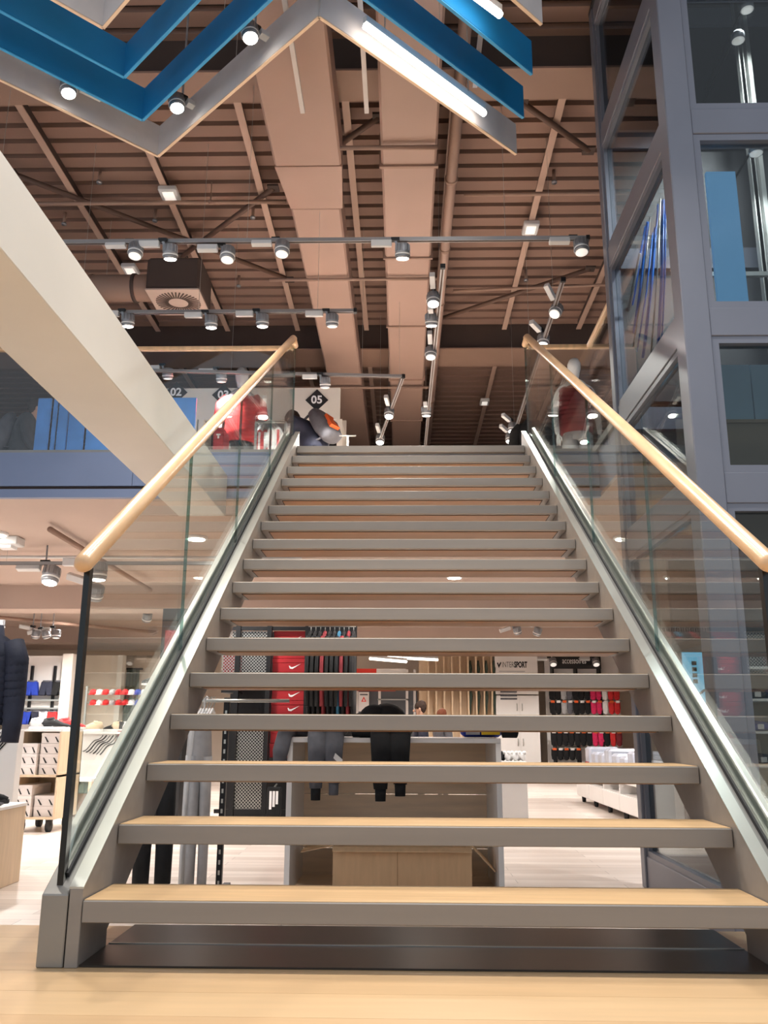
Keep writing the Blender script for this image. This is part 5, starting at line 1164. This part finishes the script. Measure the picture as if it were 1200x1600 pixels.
dl = [(-6.5, 6.0), (-4.2, 6.0), (-2.2, 6.2), (0, 6.2), (2.2, 6.2), (4.6, 6.2), (-5.5, 8.6), (-2.5, 8.6), (.6, 8.6), (3.4, 8.6), (-5.5, 11.8), (-2.6, 11.8), (.2, 11.8), (3.2, 11.8), (-5, 16.4), (-1.6, 16.4), (1.2, 16.4), (3.6, 16.4)]
rn = ['first', 'second', 'third', 'fourth']
yy = sorted(set(p[1] for p in dl))
for x, y in dl:
    same = sorted(p[0] for p in dl if abs(p[1]-y) < .3)
    row = ['nearest', 'second', 'third', 'farthest'][[0, 1, 2, 3][0 if y < 7 else 1 if y < 10 else 2 if y < 13 else 3]]
    downlight(x, y, 'round downlight in the %s row of the lower ceiling, %s from the left' % (row, ORD[sorted(p[0] for p in dl if (p[1] < 7) == (y < 7) and (p[1] < 10) == (y < 10) and (p[1] < 13) == (y < 13)).index(x)]), 190)
for i, (p, q) in enumerate((((578, 1029), (635, 1034)), ((606, 1027), (684, 1031)), ((640, 1033), (650, 1034)))):
    if i == 2: continue
    a, b_ = at(*p, Y=16.2+i), at(*q, Y=16.8+i)
    led_z = 2.45
    t = thing('linear_light', ['nearer of two far tube lights under the lower ceiling', 'farther of two far tube lights under the lower ceiling'][i], 'light', a, 'far tube lights')
    MB().tube([a, a.lerp(b_, .5), b_], .03, 10).build('tube', 'tube_far', t); MB().bar(a+Vector((0, 0, .05)), b_+Vector((0, 0, .05)), .05, .05).build('housing', 'spot_white', t)
    for k in (.1, .9):
        c = a.lerp(b_, k); MB().bar(c+Vector((0, 0, .06)), (c.x, c.y, 2.569), .01, .01).build('suspension', 'steel_bright', t)
for px, py, lab, Y in ((1167, 12, 'lamp reflection built as a round lamp high in the lift', 2.6), (1153, 60, 'second lamp reflection built as a round lamp, upper lift glass', 2.6), (1181, 236, 'lamp reflection built as a round lamp, middle lift glass', 2.6)):
    p = at(px, py, Y=Y); t = thing('reflected_lamp', lab, 'reflected lamp', p, 'lamp reflections in the lift glass')  # reflections of lamps in the lift glass, built as added lamps
    MB().loft([(p.x, Y, p.z+.05, .03, .03), (p.x, Y, p.z+.03, .045, .045), (p.x, Y, p.z-.02, .048, .048)], 16).build('housing', 'spot_grey', t)
    MB().loft([(p.x, Y, p.z-.02, .043, .043), (p.x, Y, p.z-.03, .03, .03)], 16).build('lens', 'lens_soft', t)
    MB().bar((p.x, Y, p.z+.05), (p.x, 3.48, p.z+.05), .012, .012).build('bracket', 'black_metal', t)
    l = D.lights.new('added_fill_beam', 'SPOT'); l.energy = 130; l.spot_size = math.radians(150); l.spot_blend = .6; l.shadow_soft_size = .04  # added beam that brightens the panels inside the lift
    lo = D.objects.new('added_fill_beam', l); COL.objects.link(lo); lo.parent = t; lo.location = (0, 0, -.05)

# ------------------------------------------------------------------ right side of the lower shop, seen through the lift
Yz = 6.4
a, b_ = at(1066, 1030, Y=Yz), at(1108, 1110, Y=Yz)
scn = thing('advert_screen', 'lit blue advert screen with a dark trainer behind the lift', 'screen', ((a.x+b_.x)/2, Yz, ZS))
MB().box(a.x, b_.x, Yz, Yz+.05, b_.z, a.z+.07).build('screen', 'screen_lit', scn)
MB().box(a.x-.02, b_.x+.02, Yz+.01, Yz+.08, ZS, a.z+.09).build('casing', 'black_metal', scn)
for k in range(4):
    z = a.z-.02-.06*k; MB().loft([((a.x+b_.x)/2, Yz-.002, z, .025, .006), ((a.x+b_.x)/2, Yz-.002, z-.04, .025, .006)], 10).build('printed_ring', 'print_black', scn)
MB().loft([(a.x+.03, Yz-.004, b_.z+.09, .01, .02), (a.x+.1, Yz-.004, b_.z+.13, .01, .05), (b_.x-.03, Yz-.004, b_.z+.2, .01, .05)], 10).build('printed_shoe', 'black_fabric', scn)
sr = shelf_unit(at(1168, 1080, Y=Yz).x, at(1260, 1080, Y=Yz).x, Yz, .4, ZS, at(1180, 1040, Y=Yz).z, 'white shelf with blue folded clothes at the right edge', 5)
for i in range(6):
    q0 = at(1172, 1080, Y=Yz).x; zz = ZS+.02+(at(1180, 1040, Y=Yz).z-ZS-.04)*(2+i % 3)/5+.012; q = q0+.02+.2*(i//3)
    t = thing('folded_shirt', 'folded blue shirt on the right edge shelf, %s one' % ORD[i], 'shirt', (q, Yz+.1, zz), 'folded shirts at the right edge')
    MB().loft([(q+.005, Yz+.2, zz+.05, .12, .045), (q+.09, Yz+.2, zz+.055, .14, .05), (q+.17, Yz+.2, zz+.05, .12, .045)], 12).build('fold', 'blue_fabric' if i % 2 else 'navy_fabric', t)
    MB().box(q+.05, q+.11, Yz+.06, Yz+.07, zz+.02, zz+.07).build('price_tag', 'white_card', t)
struct(MB().box(2.85, 12, 6.92, 7.0, ZS, 2.57).build('darkening_wall', 'lift_dark'), 'dark wall added behind the lift to darken the lower floor there')  # dark wall added to cut the bright bounce seen through the lift

# ------------------------------------------------------------------ lighting track over the foot of the stair (above the picture)
track((-2.6, 1.0, 5.4), (2.0, 1.0, 5.4), 'lighting track high over the foot of the stair', True)
for i, x in enumerate((-1.9, -.6, .7, 1.6)):
    o = dup(SPOT[True]); o.location = (x-.06, 1.0, 5.4); o.rotation_euler = (-.12, 0, 0); o.scale = (1, 1, 1)
    for ch in list(o.children):
        if ch.type == 'LIGHT' or ch.name.startswith('stem'): D.objects.remove(ch)
    o['label'] = 'spotlight over the foot of the stair, %s from the left' % ORD[i]; o['group'] = 'spotlights over the foot of the stair'
    l = D.lights.new('spot_beam', 'SPOT'); l.energy = 185; l.spot_size = math.radians(85); l.spot_blend = .7; l.color = (1, .95, .88); l.shadow_soft_size = .06
    lo = D.objects.new('spot_beam', l); COL.objects.link(lo); lo.parent = o; lo.location = (.06, 0, -.20)
